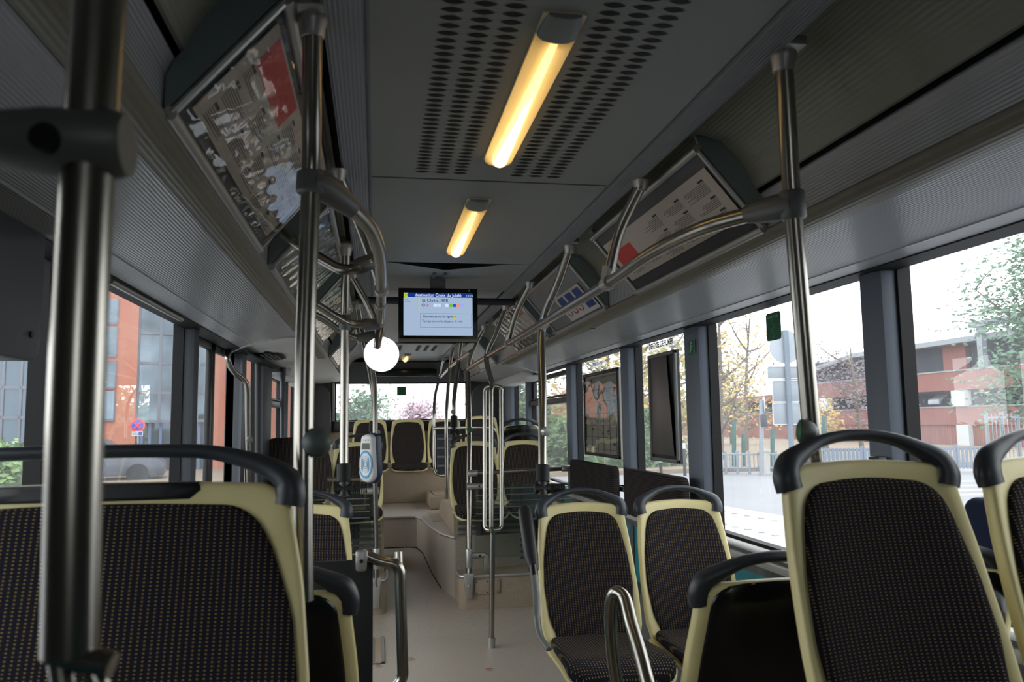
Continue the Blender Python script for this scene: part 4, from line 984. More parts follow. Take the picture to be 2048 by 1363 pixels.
def stx(s, u, v, h, m, k=3, bold=0.0, al='LEFT'):
    return text(s, h*SHH*1.35, m, scr, 'lettering', frame_m((sx0+SW*u, MY-0.0010-0.0004*k, sz1-SHH*v), (1, 0, 0), (0, 0, 1)), al, bold)
stx('destination Croix du Jubil\u00e9', 0.50, 0.085, 0.074, WH, 3, 0.0003, 'CENTER'); stx('12:23', 0.905, 0.085, 0.055, WH)
stx('39', 0.018, 0.08, 0.05, DK); stx('St Christ. RER', 0.265, 0.215, 0.078, DK, 3, 0.00025)
stx('12:28', 0.015, 0.185, 0.028, DK); stx('en retard', 0.015, 0.225, 0.026, DK)
for u, m, r in ((0.285, DB, 0.030), (0.34, escr('red', 190, 70, 84), 0.030)):
    mb = MB(); c = Vector((sx0+SW*u, MY-0.002, sz1-SHH*0.29)); mb.tube([c+Vector((math.cos(a), 0, math.sin(a)))*r*SHH*1.1 for a in [2*PI*i/20 for i in range(21)]], 0.0008, 6); mb.build('route_ring', m, scr)
stx('A', 0.331, 0.308, 0.036, DK); stx('RER', 0.266, 0.303, 0.024, DK)
for u, m in ((0.43, WH), (0.485, WH), (0.60, WH), (0.655, escr('green', 110, 176, 50)), (0.71, escr('blue', 30, 84, 190)), (0.765, escr('salmon', 218, 140, 122)), (0.82, escr('lilac', 150, 160, 224))):
    spl(scr, 'route_badge', u, 0.255, u+0.05, 0.33, m, 2)
stx('L', 0.50, 0.315, 0.04, DB)
for a in ((0.24, 0.485, 0.985, 0.490), (0.24, 0.81, 0.985, 0.815), (0.24, 0.485, 0.243, 0.815), (0.982, 0.485, 0.985, 0.815)): spl(scr, 'box_line', *a, DK, 2)
stx('Bienvenue sur la ligne', 0.28, 0.58, 0.058, DK, 3, 0.00018); spl(scr, 'line_badge', 0.71, 0.515, 0.76, 0.60, YG, 2); stx('39', 0.717, 0.58, 0.042, DK)
stx('Temps avant le d\u00e9part : 6 min', 0.265, 0.69, 0.058, DK)
mb = MB(); mb.lathe([(0.005, 0), (0.005, 0.001)], (mx1-0.045, MY-0.0002, mz1-0.011), (0, -1, 0), 12); mb.build('maker_mark', SILL, t)
# cross tube behind the monitor
pole('dark cross tube just under the ceiling behind the monitor', [(-0.452, 4.52, CZ-0.045), (0.452, 4.52, CZ-0.045)], 0.021, name='cross_rail', m=DARKPL)

# ================================================================== MIRROR
mc = at(763, 708, y=3.62); t = thing('round_mirror', 'round bright mirror hanging at the end of the left ceiling rail', 'mirror', mc)
nm = Vector((0.0226, -0.999, -0.049)).normalized()
mb = MB(); mb.lathe([(0.0, 0.0055), (0.0797, 0.0055)], mc, nm, 40); mb.build('mirror_glass', MIRROR, t, sharp=20)
mb = MB(); mb.lathe([(0.0795, 0.005), (0.0818, 0.005), (0.0825, 0.0), (0.074, -0.012), (0.0, -0.024)], mc, nm, 40); mb.build('mirror_back', BLACK, t)
m0 = Vector((-0.338, 3.60, RZ-0.01)); mb = MB(); mb.tube([m0, at(757, 676, y=3.58), at(755, 692, y=3.57), mc+Vector((-0.018, -0.012, 0.03))], [(0.017, 0.017), (0.017, 0.017), (0.015, 0.014), (0.010, 0.007)], 12); mb.build('mirror_arm', STEEL, t)

# ================================================================== TICKET READER
rc = at(738, 916, y=5.58); t = thing('ticket_reader', 'white and blue ticket reader clamped to the curved steel pole', 'ticket reader', rc)
def rcap(w_, h_, n=9, top=0.75): 
    o = []
    for i in range(n): a = PI+PI*i/(n-1); o.append((w_*math.cos(a), -h_+w_*0.9+w_*0.9*math.sin(a)))
    for i in range(n): a = PI*i/(n-1); o.append((w_*top*math.cos(a), h_-w_*0.35+w_*0.35*math.sin(a)))
    return o
Mx = Matrix.Translation(rc) @ Matrix.Rotation(-0.72, 4, 'Z')
def gl_(k): return lambda a, b, h: Mx @ Vector((a, -h+k, b))
o = rcap(0.066, 0.165)
MB().plate(o, gl_(0), [(0, 0.034), (0.6, 0.034), (0.9, 0.032), (0.98, 0.024), (1, 0.012), (1, -0.01), (0, -0.01)]).build('front_shell', WHITEP, t, sharp=60)
MB().plate(o, gl_(0), [(0, -0.01), (1.03, -0.01), (1.06, -0.02), (1.06, -0.05), (0.9, -0.075), (0, -0.08)]).build('rear_shell', mat('navy_plastic', srgb(40, 52, 82), 0.4), t, sharp=60)
CY = mat('cyan_print', srgb(66, 150, 200), 0.5)
def ell(a, b, cz, n=28): return [(a*math.cos(2*PI*i/n), cz+b*math.sin(2*PI*i/n)) for i in range(n)]
dk_ = MB().plate(ell(0.062, 0.098, -0.04), gl_(0), [(0, 0.0365), (0.97, 0.0365), (1, 0.030)]).build('reader_target', CY, t)
MB().plate(ell(0.050, 0.080, -0.04), gl_(0), [(0, 0.0375), (1, 0.0375)]).build('target_disc', WHITEP, dk_)
for k in range(4):
    a, b = 0.034-0.008*k, 0.052-0.012*k; q = [(sx*(a-abs(0)), 0) for sx in (1,)]
    mb = MB(); pts = []
    for i in range(33):
        th = 2*PI*i/32; cx, cy = math.cos(th), math.sin(th); e = 0.5
        pts.append(Mx @ Vector((a*math.copysign(abs(cx)**e, cx), -0.0385, -0.04+b*math.copysign(abs(cy)**e, cy))))
    mb.tube(pts, 0.0016, 6); mb.build('target_ring', CY, dk_)
mb = MB(); mb.plate([(-0.036, 0.062), (0.036, 0.062), (0.032, 0.105), (-0.032, 0.105)], gl_(0), [(0, 0.0362), (1, 0.0362)]); mb.build('display', mat('lcd', srgb(62, 66, 52), 0.3), t)
for k in (-1, 0, 1):
    mb = MB(); mb.lathe([(0.005, 0), (0.004, 0.003), (0, 0.004)], Mx @ Vector((0.024*k, -0.034, 0.126)), Mx.to_3x3() @ Vector((0, -1, 0)), 10); mb.build('indicator_light', WHITEP if k else RED, t)

# ================================================================== WINDOW NOTICES, STICKERS
def wpt(px, py, X=1.35): return at(px, py, x=X)
def wall_frame(label, y0, y1, z0, z1, face, X=1.228, grp=None):
    t = thing('notice_frame', label, 'notice frame', (X, (y0+y1)/2, z0), 0, grp); w_ = 0.022
    mb = MB(); mb.box(X, X+0.015, y0, y1, z0, z1); mb.build('board', face, t)
    for a, b, c, d, n in ((y0, y1, z1-w_, z1, 'top_rail'), (y0, y1, z0, z0+w_, 'bottom_rail'), (y0, y0+w_, z0, z1, 'side_rail'), (y1-w_, y1, z0, z1, 'side_rail')):
        mb = MB(); mb.box(X-0.014, X+0.004, a, b, c, d); mb.build(n, BLACK if 'map' in label else BRKT, t, bevel=0.004)
    return t
ya, yb = 4.985, 5.85
t = wall_frame('black-framed map under shiny wavy plastic on the window', ya, yb, 1.13, 1.735, mat('map_paper', srgb(150, 146, 132), 0.5))
mb = MB()
for i in range(7): z = 1.18+0.085*i; mb.box(1.2255, 1.228, ya+0.03, yb-0.03, z, z+0.003)
for i in range(6): y = ya+0.08+0.15*i; mb.box(1.2255, 1.228, y, y+0.004, 1.16, 1.40+0.05*(i % 3))
for k in range(14): y, z = random.uniform(ya+0.06, yb-0.1), random.uniform(1.2, 1.68); mb.box(1.2253, 1.228, y, y+random.uniform(0.02, 0.05), z, z+0.015)
mb.build('map_lines', INK, t)
mb = MB(); V = []
for i in range(25):
    y = ya+0.02+(yb-ya-0.04)*i/24; V.append([mb.v((1.219+0.0012*math.sin(i*0.7+j*0.4)*math.sin(j*0.5+1), y, at(1237, 917, x=1.222).z+0.02+0.55*j/16)) for j in range(17)])
for a, b in zip(V, V[1:]):
    for j in range(16): mb.f([a[j], a[j+1], b[j+1], b[j]])
mb.build('clear_cover', COVER, t)
NY = (3.97, 4.39)
t = wall_frame('grey-framed notice holder with dark sheet curling off, on the window', *NY, 1.15, 1.757, BLACK)
mb = MB(); V = []
for i in range(13):
    f = i/12; V.append([mb.v((1.225-0.028*f*(1-j/10)**0.7*(1 if f > 0.5 else f*2)*0.6-0.004, NY[1]-0.02-(NY[1]-NY[0]-0.04-0.11*(j/10))*f, 1.19+0.55*j/10)) for j in range(11)])
for a, b in zip(V, V[1:]):
    for j in range(10): mb.f([a[j], a[j+1], b[j+1], b[j]])
mb.build('curled_sheet', mat('dark_brown_sheet', srgb(74, 70, 66), 0.35), t)
STK = mat('clear_sticker_print', srgb(44, 46, 50), 0.6)
CLEARS = glass('clear_sticker', (0.97, 0.97, 0.97, 1), 0.30)
def no_smoking(y_far, z, h, label):
    t = thing('window_lettering', label, 'lettering', (1.262, y_far, z), 0, 'no-smoking lettering on the windows')
    text('DEFENSE DE FUMER', h, STK, t, 'lettering', frame_m((1.262, y_far, z), (0, -1, 0), (0, 0, 1)), 'LEFT', 0.0014)
    g = MB(); g.f([g.v(p) for p in ((1.265, y_far+0.02, z-0.012), (1.265, y_far-0.44*h/0.044, z-0.012), (1.265, y_far-0.44*h/0.044, z+h*0.9), (1.265, y_far+0.02, z+h*0.9))]); g.build('clear_backing', CLEARS, t)
no_smoking(at(1298, 699, x=1.262).y, at(1298, 699, x=1.262).z, 0.044, 'DEFENSE DE FUMER lettering above the dark curled notice')
no_smoking(at(1183, 733, x=1.262).y, at(1183, 733, x=1.262).z, 0.034, 'DEFENSE DE FUMER lettering above the framed map')
def sticker(name, label, pts, m, nrm, cat='sticker'):
    mb = MB(); mb.slab(pts, nrm); o = mb.build(name, m, None); return tag(o, label, cat)
y0, y1 = at(1561, 650, x=1.245).y, at(1532, 650, x=1.245).y; z0, z1 = at(1547, 680, x=1.245).z, at(1547, 624, x=1.245).z
t = thing('window_sticker', 'dark green exit sticker on the window beside the nearest right pole', 'sticker', (1.247, y0, z0))
o = []; r = 0.014
for cx, cy, a0 in ((y1-r, z1-r, 0), (y0+r, z1-r, PI/2), (y0+r, z0+r, PI), (y1-r, z0+r, 1.5*PI)):
    for i in range(5): a = a0+PI/2*i/4; o.append((cx+r*math.cos(a), cy+r*math.sin(a)))
mb = MB(); mb.prism(o, 1.2455, 1.2475, 'x'); mb.build('backing', GREEN, t)
LG = mat('pale_green_print', srgb(120, 176, 140), 0.5)
mb = MB(); mb.tube(catmull([(1.2450, (y0+y1)/2+0.015*math.sin(k*1.9), z1-0.028-0.011*k) for k in range(8)], 4), 0.0014, 6); mb.build('drawn_line', LG, t)
mb = MB(); 
for k in range(6): mb.box(1.2446, 1.2456, y0+0.02+0.015*k, y0+0.03+0.015*k, z1-0.022, z1-0.012)
mb.build('print', LG, t)
t = thing('exit_sticker', 'small green exit sticker high on a right window pillar', 'sticker', (1.178, RP[2][0]+0.07, 1.72))
EY = at(1383, 676, x=1.178).y; mb = MB(); mb.box(1.1765, 1.1795, EY-0.035, EY+0.035, 1.70, 1.77); mb.build('backing', GREEN, t)
mb = MB(); mb.tube([(1.176, EY+0.02, 1.71), (1.176, EY+0.005, 1.73), (1.176, EY+0.01, 1.748), (1.176, EY-0.012, 1.735)], 0.003, 6); mb.lathe([(0.005, 0), (0.005, 0.001)], (1.1765, EY+0.004, 1.759), (-1, 0, 0), 10); mb.build('running_figure', WHITEP, t)
q0, q1 = at(794, 772.5, y=YR), at(812, 790, y=YR)
sticker('rear_sticker', 'dark green square sticker at the top of the rear window', [(q0.x, YR+0.012, q1.z), (q1.x, YR+0.012, q1.z), (q1.x, YR+0.012, q0.z), (q0.x, YR+0.012, q0.z)], GREEN, (0, 0.003, 0))
# dark display over the rear window
q0, q1 = at(752, 739, y=YR-0.2), at(873, 752, y=YR-0.2)
mb = MB(); mb.box(q0.x, q1.x, YR-0.24, YR-0.05, q1.z, q0.z); tag(mb.build('rear_display', BLACKG, None, bevel=0.004), 'long black display box over the rear window', 'display')
# equipment box and blind at the front left window
t = thing('equipment_box', 'dark grey box fixed over the left front window', 'box', (-1.18, 1.6, 1.56))
mb = MB(); o = []; r = 0.05; ya, yb, za, zb = 0.9, at(82, 600, x=-1.14).y, at(60, 722, x=-1.14).z, 1.84
for cx, cy, a0 in ((yb-r, zb-0.01, 0), (ya+r, zb-0.01, PI/2), (ya+r, za+r, PI), (yb-r, za+r, 1.5*PI)):
    for i in range(6): a = a0+PI/2*i/5; o.append((cx+r*math.cos(a), min(zb, cy+r*math.sin(a))))
mb.prism(o, -1.235, -1.135, 'x'); mb.build('casing', mat('charcoal_casing', srgb(64, 68, 72), 0.5), t, bevel=0.004)
for y in (ya+0.06, yb-0.06):
    mb = MB(); mb.lathe([(0.008, 0), (0.008, 0.004)], (-1.135, y, za+0.06), (1, 0, 0), 8); mb.build('screw', BLACK, t)
mb = MB(); mb.tube([(-1.16, at(220, 550, x=-1.16).y, 1.828), (-1.16, at(363, 630, x=-1.16).y, 1.828)], 0.011, 10); tag(mb.build('blind_roller', STEEL_L, None), 'thin roller-blind tube above the left window', 'blind')
# emergency latch on the right pillar behind the nearest seat handle
LY_ = at(1757, 880, x=1.17).y
t = thing('window_latch', 'small black latch on the pillar behind the nearest right seat handle', 'latch', (1.17, RP[1][0]+0.06, 1.12))
mb = MB(); mb.box(1.15, 1.185, LY_-0.02, LY_+0.03, 1.19, 1.26); mb.build('upper_block', BLACK, t, bevel=0.006); mb = MB(); mb.box(1.15, 1.185, LY_-0.02, LY_+0.03, 1.08, 1.13); mb.build('lower_block', BLACK, t, bevel=0.006)
mb = MB(); mb.box(1.17, 1.185, LY_-0.01, LY_+0.01, 1.13, 1.19); mb.build('latch_bar', BLACK, t)
# damaged speaker hole in the left ceiling cover
q = at(545, 712, z=1.866); t = thing('broken_ceiling_outlet', 'broken dark outlet in the white ceiling cover over the door', 'outlet', q)
mb = MB(); vs = []
for i in range(18): a = 2*PI*i/18; rr_ = random.uniform(0.75, 1.15); vs.append((q.x+0.085*rr_*math.cos(a), q.y+0.30*rr_*math.sin(a)))
mb.prism(vs, q.z-0.006, q.z-0.001, 'z'); mb.build('hole', RUBBER, t)
mb = MB()
for i in range(4): mb.box(q.x-0.05+0.03*i, q.x-0.042+0.03*i, q.y-0.22, q.y+0.2, q.z-0.012, q.z-0.006)
mb.build('torn_grille', BRKT, t)

# ================================================================== FLOOR THINGS
t = thing('floor_hatch', 'metal-edged floor hatch beside the left aisle panel', 'hatch', (-0.40, 5.2, 0))
a, b = at(770, 1326, z=0.002), at(768, 1248, z=0.002)
mb = MB(); mb.box(-0.60, a.x, a.y, b.y, 0.0, 0.004); mb.build('lid', RISER, t)
mb = MB(); mb.box(a.x-0.022, a.x, a.y, b.y, 0.0, 0.007); mb.box(a.x-0.075, a.x-0.06, a.y, b.y, 0.0, 0.006); mb.box(-0.6, a.x, a.y, a.y+0.02, 0, 0.007); mb.box(-0.6, a.x, b.y-0.02, b.y, 0, 0.007); mb.build('metal_edge', STEEL_L, t, bevel=0.001)
t = thing('wall_plate', 'riveted cover plate on the front of the right wheel-arch step', 'plate', at(972, 1175, y=5.742))
a, b = at(950, 1160, y=5.74), at(1000, 1186, y=5.74)
mb = MB(); mb.box(a.x, b.x, 5.738, 5.749, b.z, a.z); mb.build('plate', RISER, t, bevel=0.003)
for x in (a.x+0.012, (a.x+b.x)/2, b.x-0.012):
    for z in (a.z-0.012, b.z+0.012): mb = MB(); mb.lathe([(0.005, 0), (0.004, 0.003), (0, 0.004)], (x, 5.738, z), (0, -1, 0), 8); mb.build('rivet', BLACK, t)
c = at(878, 1152, z=0.10); mb = MB(); mb.hexa([Vector((c.x+a, c.y+b, d)) for a, b, d in ((-0.05, -0.12, 0.05), (0.07, -0.16, 0.05), (0.08, 0.14, 0.06), (-0.03, 0.14, 0.07), (-0.02, -0.09, 0.16), (0.06, -0.13, 0.17), (0.07, 0.12, 0.18), (0.0, 0.12, 0.18))])
tag(mb.build('wedge_block', RISER, None, bevel=0.012), 'small taupe wedge on the aisle floor against the right wheel arch', 'block')
for sd, px, py, lab in ((1, 912, 985, 'low taupe box with a lid on the raised rear floor'),):
    c = at(885, 1000, z=0.53); t = thing('floor_box', lab, 'box', (c.x+0.02, 8.25, 0.53))
    q0, q1 = at(860, 1000, y=7.95), at(905, 985, y=7.95)
    mb = MB(); mb.box(q0.x, q0.x+0.42, 7.95, 8.68, 0.53, 0.66); mb.build('body', RISER, t, bevel=0.02)
    mb = MB(); mb.box(q0.x+0.05, q0.x+0.36, 8.03, 8.6, 0.66, 0.668); mb.build('lid', RISER, t, bevel=0.004)
t = thing('floor_trap', 'round-cornered trapdoor in the raised rear floor', 'trapdoor', (0.28, 7.3, 0.53))
mb = MB(); mb.box(0.14, 0.42, 6.98, 7.75, 0.528, 0.534); mb.build('lid', RISER, t, bevel=0.003); mb = MB(); mb.lathe([(0.02, 0), (0.02, 0.002)], (0.28, 7.3, 0.534), (0, 0, 1), 12); mb.build('finger_hole', RUBBER, t)
LEAF = mat('dry_leaf', srgb(150, 84, 52), 0.8)
def leaf(px, py, s, rz, label):
    c = at(px, py, z=0.004); t = MB()
    o = [(0, -1), (0.35, -0.5), (0.42, 0), (0.3, 0.5), (0, 1), (-0.3, 0.5), (-0.42, 0), (-0.35, -0.5)]
    Mz = Matrix.Translation(c) @ Matrix.Rotation(rz, 4, 'Z')
    t.plate(o, lambda a, b, h: Mz @ Vector((a*s, b*s, 0.003+h+0.006*abs(a))), [(0, 0.001), (1, 0.001), (1, 0), (0, 0)])
    tag(t.build('dry_leaf', LEAF, None), label, 'leaf', 'dry leaves on the aisle floor')
leaf(821, 1317, 0.024, 1.2, 'brown leaf on the floor nearest the bent left handrail'); leaf(938, 1253, 0.022, 1.4, 'small brown leaf on the floor in front of the right wheel-arch step')
leaf(756, 1331, 0.020, 1.5, 'small brown leaf at the corner of the floor hatch'); leaf(978, 1338, 0.022, 1.3, 'curled leaf on the floor before the three-legged pole')

# ================================================================== OUTSIDE
G = -0.35
ROAD = mat('pale_asphalt', srgb(126, 127, 132), 0.8, noise=(0.6, 0.06))
PAVE = mat('tan_pavement', srgb(132, 118, 102), 0.85, noise=(1.5, 0.12))
CONC = mat('white_concrete', srgb(172, 171, 166), 0.8, noise=(6, 0.04))
GALV = mat('galvanised_steel', srgb(132, 139, 147), 0.5, 0.2)
DKGREEN = mat('dark_green_paint', srgb(40, 84, 80), 0.5)
WHITEO = mat('white_paint', srgb(186, 189, 194), 0.6)
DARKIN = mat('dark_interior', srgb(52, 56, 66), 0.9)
BARK = mat('grey_brown_bark', srgb(104, 94, 84), 0.9)
def brick(name, c1, c2, sc=1.0, mortar=None):
    m = mat(name, c1, 0.85); nt = m.node_tree; b = nt.nodes['Principled BSDF']
    tc = nt.nodes.new('ShaderNodeTexCoord'); uv = nt.nodes.new('ShaderNodeUVMap')
    t = nt.nodes.new('ShaderNodeTexBrick'); t.inputs['Scale'].default_value = sc
    t.inputs['Color1'].default_value = c1; t.inputs['Color2'].default_value = c2; t.inputs['Mortar'].default_value = mortar or c2
    t.inputs['Brick Width'].default_value = 0.44; t.inputs['Row Height'].default_value = 0.14; t.inputs['Mortar Size'].default_value = 0.012
    nt.links.new(tc.outputs['Object'], t.inputs['Vector']); nt.links.new(t.outputs[0], b.inputs['Base Color']); return m
BRK = mat('red_brick', srgb(128, 80, 72), 0.85, noise=(3, 0.06)); BRKO = mat('orange_brick', srgb(168, 104, 80), 0.85, noise=(4, 0.05))
mb = MB(); mb.box(-90, 90, -40, 160, G-0.2, G); o = mb.build('road', ROAD, None); o['kind'] = 'structure'
mb = MB(); mb.box(-90, 31.4, 24.6, 150, G, G+0.14)
o = mb.build('pavement', PAVE, None); o['kind'] = 'structure'
# pale kerb island beside the bus, a row of studs on it
q = [at(1432, 1009, z=G+0.22), at(1700, 1052, z=G+0.22), at(1700, 1135, z=G+0.22), at(1438, 1066, z=G+0.22)]
t = thing('kerb_island', 'pale concrete kerb island in the road beside the right windows', 'kerb', (q[0]+q[2])/2)
MB().slab([p-Vector((0, 0, 0.22)) for p in q], (0, 0, 0.22)).build('slab', CONC, t)
mb = MB()
for i in range(9):
    for j in range(2):
        p = q[0]*(1-(i+.5)/9)+q[1]*((i+.5)/9); r_ = q[3]*(1-(i+.5)/9)+q[2]*((i+.5)/9); c = p*(0.75-0.45*j)+r_*(0.25+0.45*j)
        mb.lathe([(0.05, 0), (0.05, 0.012)], c, (0, 0, 1), 8)
mb.build('studs', GALV, t)
# crossing stripes
mb = MB()
for i in range(4): a = at(1905, 962+9*i, z=G+0.004); mb.box(a.x-1.0, a.x+5, a.y-0.18, a.y+0.10, G, G+0.004)
o = mb.build('road_marking', CONC, None); o['kind'] = 'structure'

# ---- parking garage, its long side parallel to the bus
GX = 31.5
def gy(px): return at(px, 740, x=GX).y
def gz(px, py): return at(px, py, x=GX).z
t = thing('parking_garage', 'brick multi-storey car park across the street', 'building', (GX, 60, G))
Y0, Y1, YU = 30, 115, 56
ZB1, ZB0, ZL1, ZL0, ZS = 3.92, 2.82, 1.92, 0.90, 5.45
def band(z0, z1, m, name, y0=Y0, y1=Y1, x0=0.0, x1=0.4): return MB().box(GX+x0, GX+x1, y0, y1, z0, z1).build(name, m, t)
band(ZB0, ZB1, BRK, 'brick_band', y1=YU); band(ZL0, ZL1, BRK, 'brick_band'); band(ZB0, ZB1-0.6, BRK, 'brick_band', y0=YU)
lat = brick('brick_lattice', srgb(140, 90, 80), srgb(128, 80, 72), 1.0, srgb(76, 58, 60))
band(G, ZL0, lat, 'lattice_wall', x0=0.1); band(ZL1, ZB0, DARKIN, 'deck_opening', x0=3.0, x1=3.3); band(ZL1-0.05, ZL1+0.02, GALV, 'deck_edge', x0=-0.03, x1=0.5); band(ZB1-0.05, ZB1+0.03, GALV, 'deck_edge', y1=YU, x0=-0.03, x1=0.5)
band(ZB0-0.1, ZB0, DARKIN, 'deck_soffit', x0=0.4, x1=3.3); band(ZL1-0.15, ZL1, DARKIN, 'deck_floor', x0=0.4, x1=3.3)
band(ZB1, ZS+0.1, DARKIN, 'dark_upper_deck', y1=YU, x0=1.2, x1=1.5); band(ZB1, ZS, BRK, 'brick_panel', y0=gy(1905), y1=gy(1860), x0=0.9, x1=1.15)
band(ZS, ZS+0.3, GALV, 'roof_slab', y1=gy(1700), x0=0.2, x1=1.6)
MB().slab([(GX+0.2, gy(1700), ZS), (GX+0.2, gy(1560), ZS-1.2), (GX+1.6, gy(1560), ZS-1.2), (GX+1.6, gy(1700), ZS)], (0, 0, 0.3)).build('ramp_slab', GALV, t)
mb = MB()
for y in [Y0+1.5*i for i in range(16)]: mb.tube([(GX+0.3, y, ZS+0.3), (GX+0.3, y, ZS+1.1)], 0.02, 6)
for z in (ZS+0.55, ZS+0.85, ZS+1.1): mb.tube([(GX+0.3, Y0, z), (GX+0.3, gy(1700), z)], 0.015, 6)
mb.build('roof_railing', GALV, t)
y = gy(1966); MB().box(GX-0.1, GX+0.2, y-0.18, y+0.18, ZB1, gz(1966, 648)).build('column', GALV, t)
MB().box(GX-0.2, GX+0.4, y-4, y+0.6, gz(1966, 652), gz(1966, 640)).build('column_beam', GALV, t)
for px in (1917, 1647): y = gy(px); MB().box(GX-0.18, GX+0.25, y-0.5, y+0.5, ZL1, ZB0-0.02).build('white_pier', WHITEO, t)
y = gy(1922); MB().box(GX-0.18, GX+0.15, y-0.45, y+0.45, G, ZL0).build('white_pier', WHITEO, t)
for px, z in ((1862, 2.6), (1893, 2.68)): y = gy(px); MB().box(GX+2.0, GX+2.1, y-0.55, y+0.55, z-0.03, z+0.03).build('strip_light', emis('strip_light_%d' % px, (1, 0.93, 0.7, 1), 0.9), t)
def car(loc, rz, m, label, s=1.0):
    c = thing('car', label, 'car', loc, rz); O = ORI[c.name]
    def pr(poly, a, b):
        k = MB(); k.prism([(y*s, z*s) for y, z in poly], a*s, b*s, 'x'); k.bm.transform(O); return k
    pr([(-2.1, 0.25), (-2.1, 0.62), (-1.9, 0.78), (-1.0, 0.88), (-0.4, 1.38), (0.9, 1.42), (1.6, 0.95), (2.05, 0.88), (2.1, 0.3)], -0.85, 0.85).build('body', m, c, bevel=0.05)
    pr([(-0.93, 0.9), (-0.4, 1.32), (0.85, 1.36), (1.45, 0.95)], -0.86, 0.86).build('side_windows', BLACKG, c)
    for yy in (-1.35, 1.3):
        for xx in (-0.8, 0.8):
            k = MB(); k.lathe([(0.2, -0.1), (0.31, -0.1), (0.32, 0), (0.31, 0.1), (0.2, 0.1)], Vector((xx, yy, 0.32))*s, (1, 0, 0), 16); k.bm.transform(O); k.build('wheel', RUBBER, c)
    return c
PALECAR = mat('pale_car_paint', srgb(170, 176, 186), 0.3)
car((GX+1.7, gy(1845), ZL1), PI/2, PALECAR, 'pale parked car in the car park opening, nearer the dark window pillar', 0.55)
car((GX+1.7, gy(1890), ZL1), PI/2, mat('silver_car_paint', srgb(150, 154, 160), 0.3), 'silver parked car in the car park opening, next to the white pier', 0.55)

# ---- traffic sign seen from behind
SD = 16.0
c = at(1570, 692, y=SD); t = thing('road_sign', 'road sign post seen from behind, one round plate over three rectangles', 'road sign', (c.x, SD, G))
MB().tube([(c.x+0.05, SD+0.03, G), at(1571, 660, y=SD+0.03)], 0.06, 12).build('post', mat('slate_post', srgb(96, 110, 124), 0.5), t)
mb = MB(); mb.lathe([(0.36, -0.015), (0.375, -0.02), (0.375, 0.01), (0.33, 0.012), (0, 0.012)], at(1571, 693, y=SD+0.1), (0, -1, 0), 32); mb.build('round_plate', mat('pale_sign_back', srgb(150, 158, 168), 0.5), t)
for a, b, r_ in (((1533, 733), (1606, 757), 0), ((1543, 761), (1600, 803), 1), ((1544, 806), (1600, 848), 1)):
    p0, p1 = at(*a, y=SD+0.1), at(*b, y=SD+0.1); mb = MB(); mb.box(p0.x, p1.x, SD+0.08, SD+0.11, p1.z, p0.z); pl = mb.build('plate', GALV, t, bevel=0.012)
    mb = MB(); mb.tube(fillet([Vector(q) for q in ((p0.x, SD+0.075, p1.z), (p1.x, SD+0.075, p1.z), (p1.x, SD+0.075, p0.z), (p0.x, SD+0.075, p0.z), (p0.x, SD+0.075, p1.z))], 0.05), 0.012, 6); mb.build('rim', WHITEO, pl)
# traffic light edge on
c = at(1523, 950, z=G); t = thing('traffic_light', 'slim traffic light on a post behind the road sign', 'traffic light', (c.x, c.y, G))
MB().tube([(c.x, c.y, G), at(1523, 800, y=c.y)], 0.07, 10).build('post', GALV, t)
a, b = at(1519, 828, y=c.y), at(1530, 853, y=c.y); MB().box(a.x, b.x, c.y-0.2, c.y+0.1, b.z, a.z).build('signal_head', BLACK, t, bevel=0.03)
a = at(1527, 808, y=c.y); mb = MB(); mb.lathe([(0.25, 0), (0.25, 0.02), (0, 0.03)], a, (1, -0.35, 0), 20); mb.build('round_plate', WHITEO, t)
# bollards
for px, py, h, lab in ((1322, 947, 0.45, 'short dark bollard seen under the dark curled notice'), (1370, 951, 1.0, 'dark bollard with pale top just right of the dark curled notice')):
    c = at(px, py, z=G); t = thing('bollard', lab, 'bollard', c); MB().lathe([(0.05, 0), (0.05, h*0.82), (0.052, h*0.84)], c, (0, 0, 1), 12).build('post', BLACK, t); MB().lathe([(0.052, h*0.84), (0.052, h), (0.0, h+0.02)], c, (0, 0, 1), 12).build('cap', WHITEO, t)
# fences
def fence(label, px0, px1, pyb, pyt, n, m, w_, slat=True, top=True, skew=0):
    a, b = at(px0, pyb, z=G+0.0), at(px1, pyb+skew, z=G+0.0); h = at(px0, pyt, y=a.y).z-G
    t = thing('fence', label, 'fence', (a+b)/2); mb = MB()
    for i in range(n+1):
        p = a.lerp(b, i/n); d = 0.04*(i % 2)
        mb.hexa([p+Vector(q) for q in ((-w_/2, -0.01, 0.12), (w_/2, -0.01, 0.12), (w_/2, 0.01, 0.12), (-w_/2, 0.01, 0.12), (-w_/2, -0.01, h), (w_/2, -0.01, h), (w_/2, 0.01, h), (-w_/2, 0.01, h))])
    mb.build('pickets', m, t); mb = MB()
    for z in (0.2, h*0.93): mb.tube([a+Vector((0, 0.03, z)), b+Vector((0, 0.03, z))], 0.035, 6)
    mb.build('rails', m, t)
    for i in range(5): p = a.lerp(b, i/4); MB().tube([p+Vector((0, 0.05, 0)), p+Vector((0, 0.05, h+0.06))], 0.05, 8).build('post', m, t)
    return t
fence('blue-grey picket fence in front of the car park, right of the nearest right pole', 1636, 2010, 948, 896, 46, mat('blue_grey_fence', srgb(110, 122, 138), 0.6), 0.09, skew=-4)
fence('light steel crowd barrier left of the road sign post', 1430, 1525, 948, 905, 12, GALV, 0.03, skew=0)
fence('light steel barrier behind the road sign post', 1532, 1624, 948, 905, 12, GALV, 0.03)
fence('tall pale mesh fence at the right edge of the view', 1985, 2110, 962, 826, 16, GALV, 0.025, skew=-2)
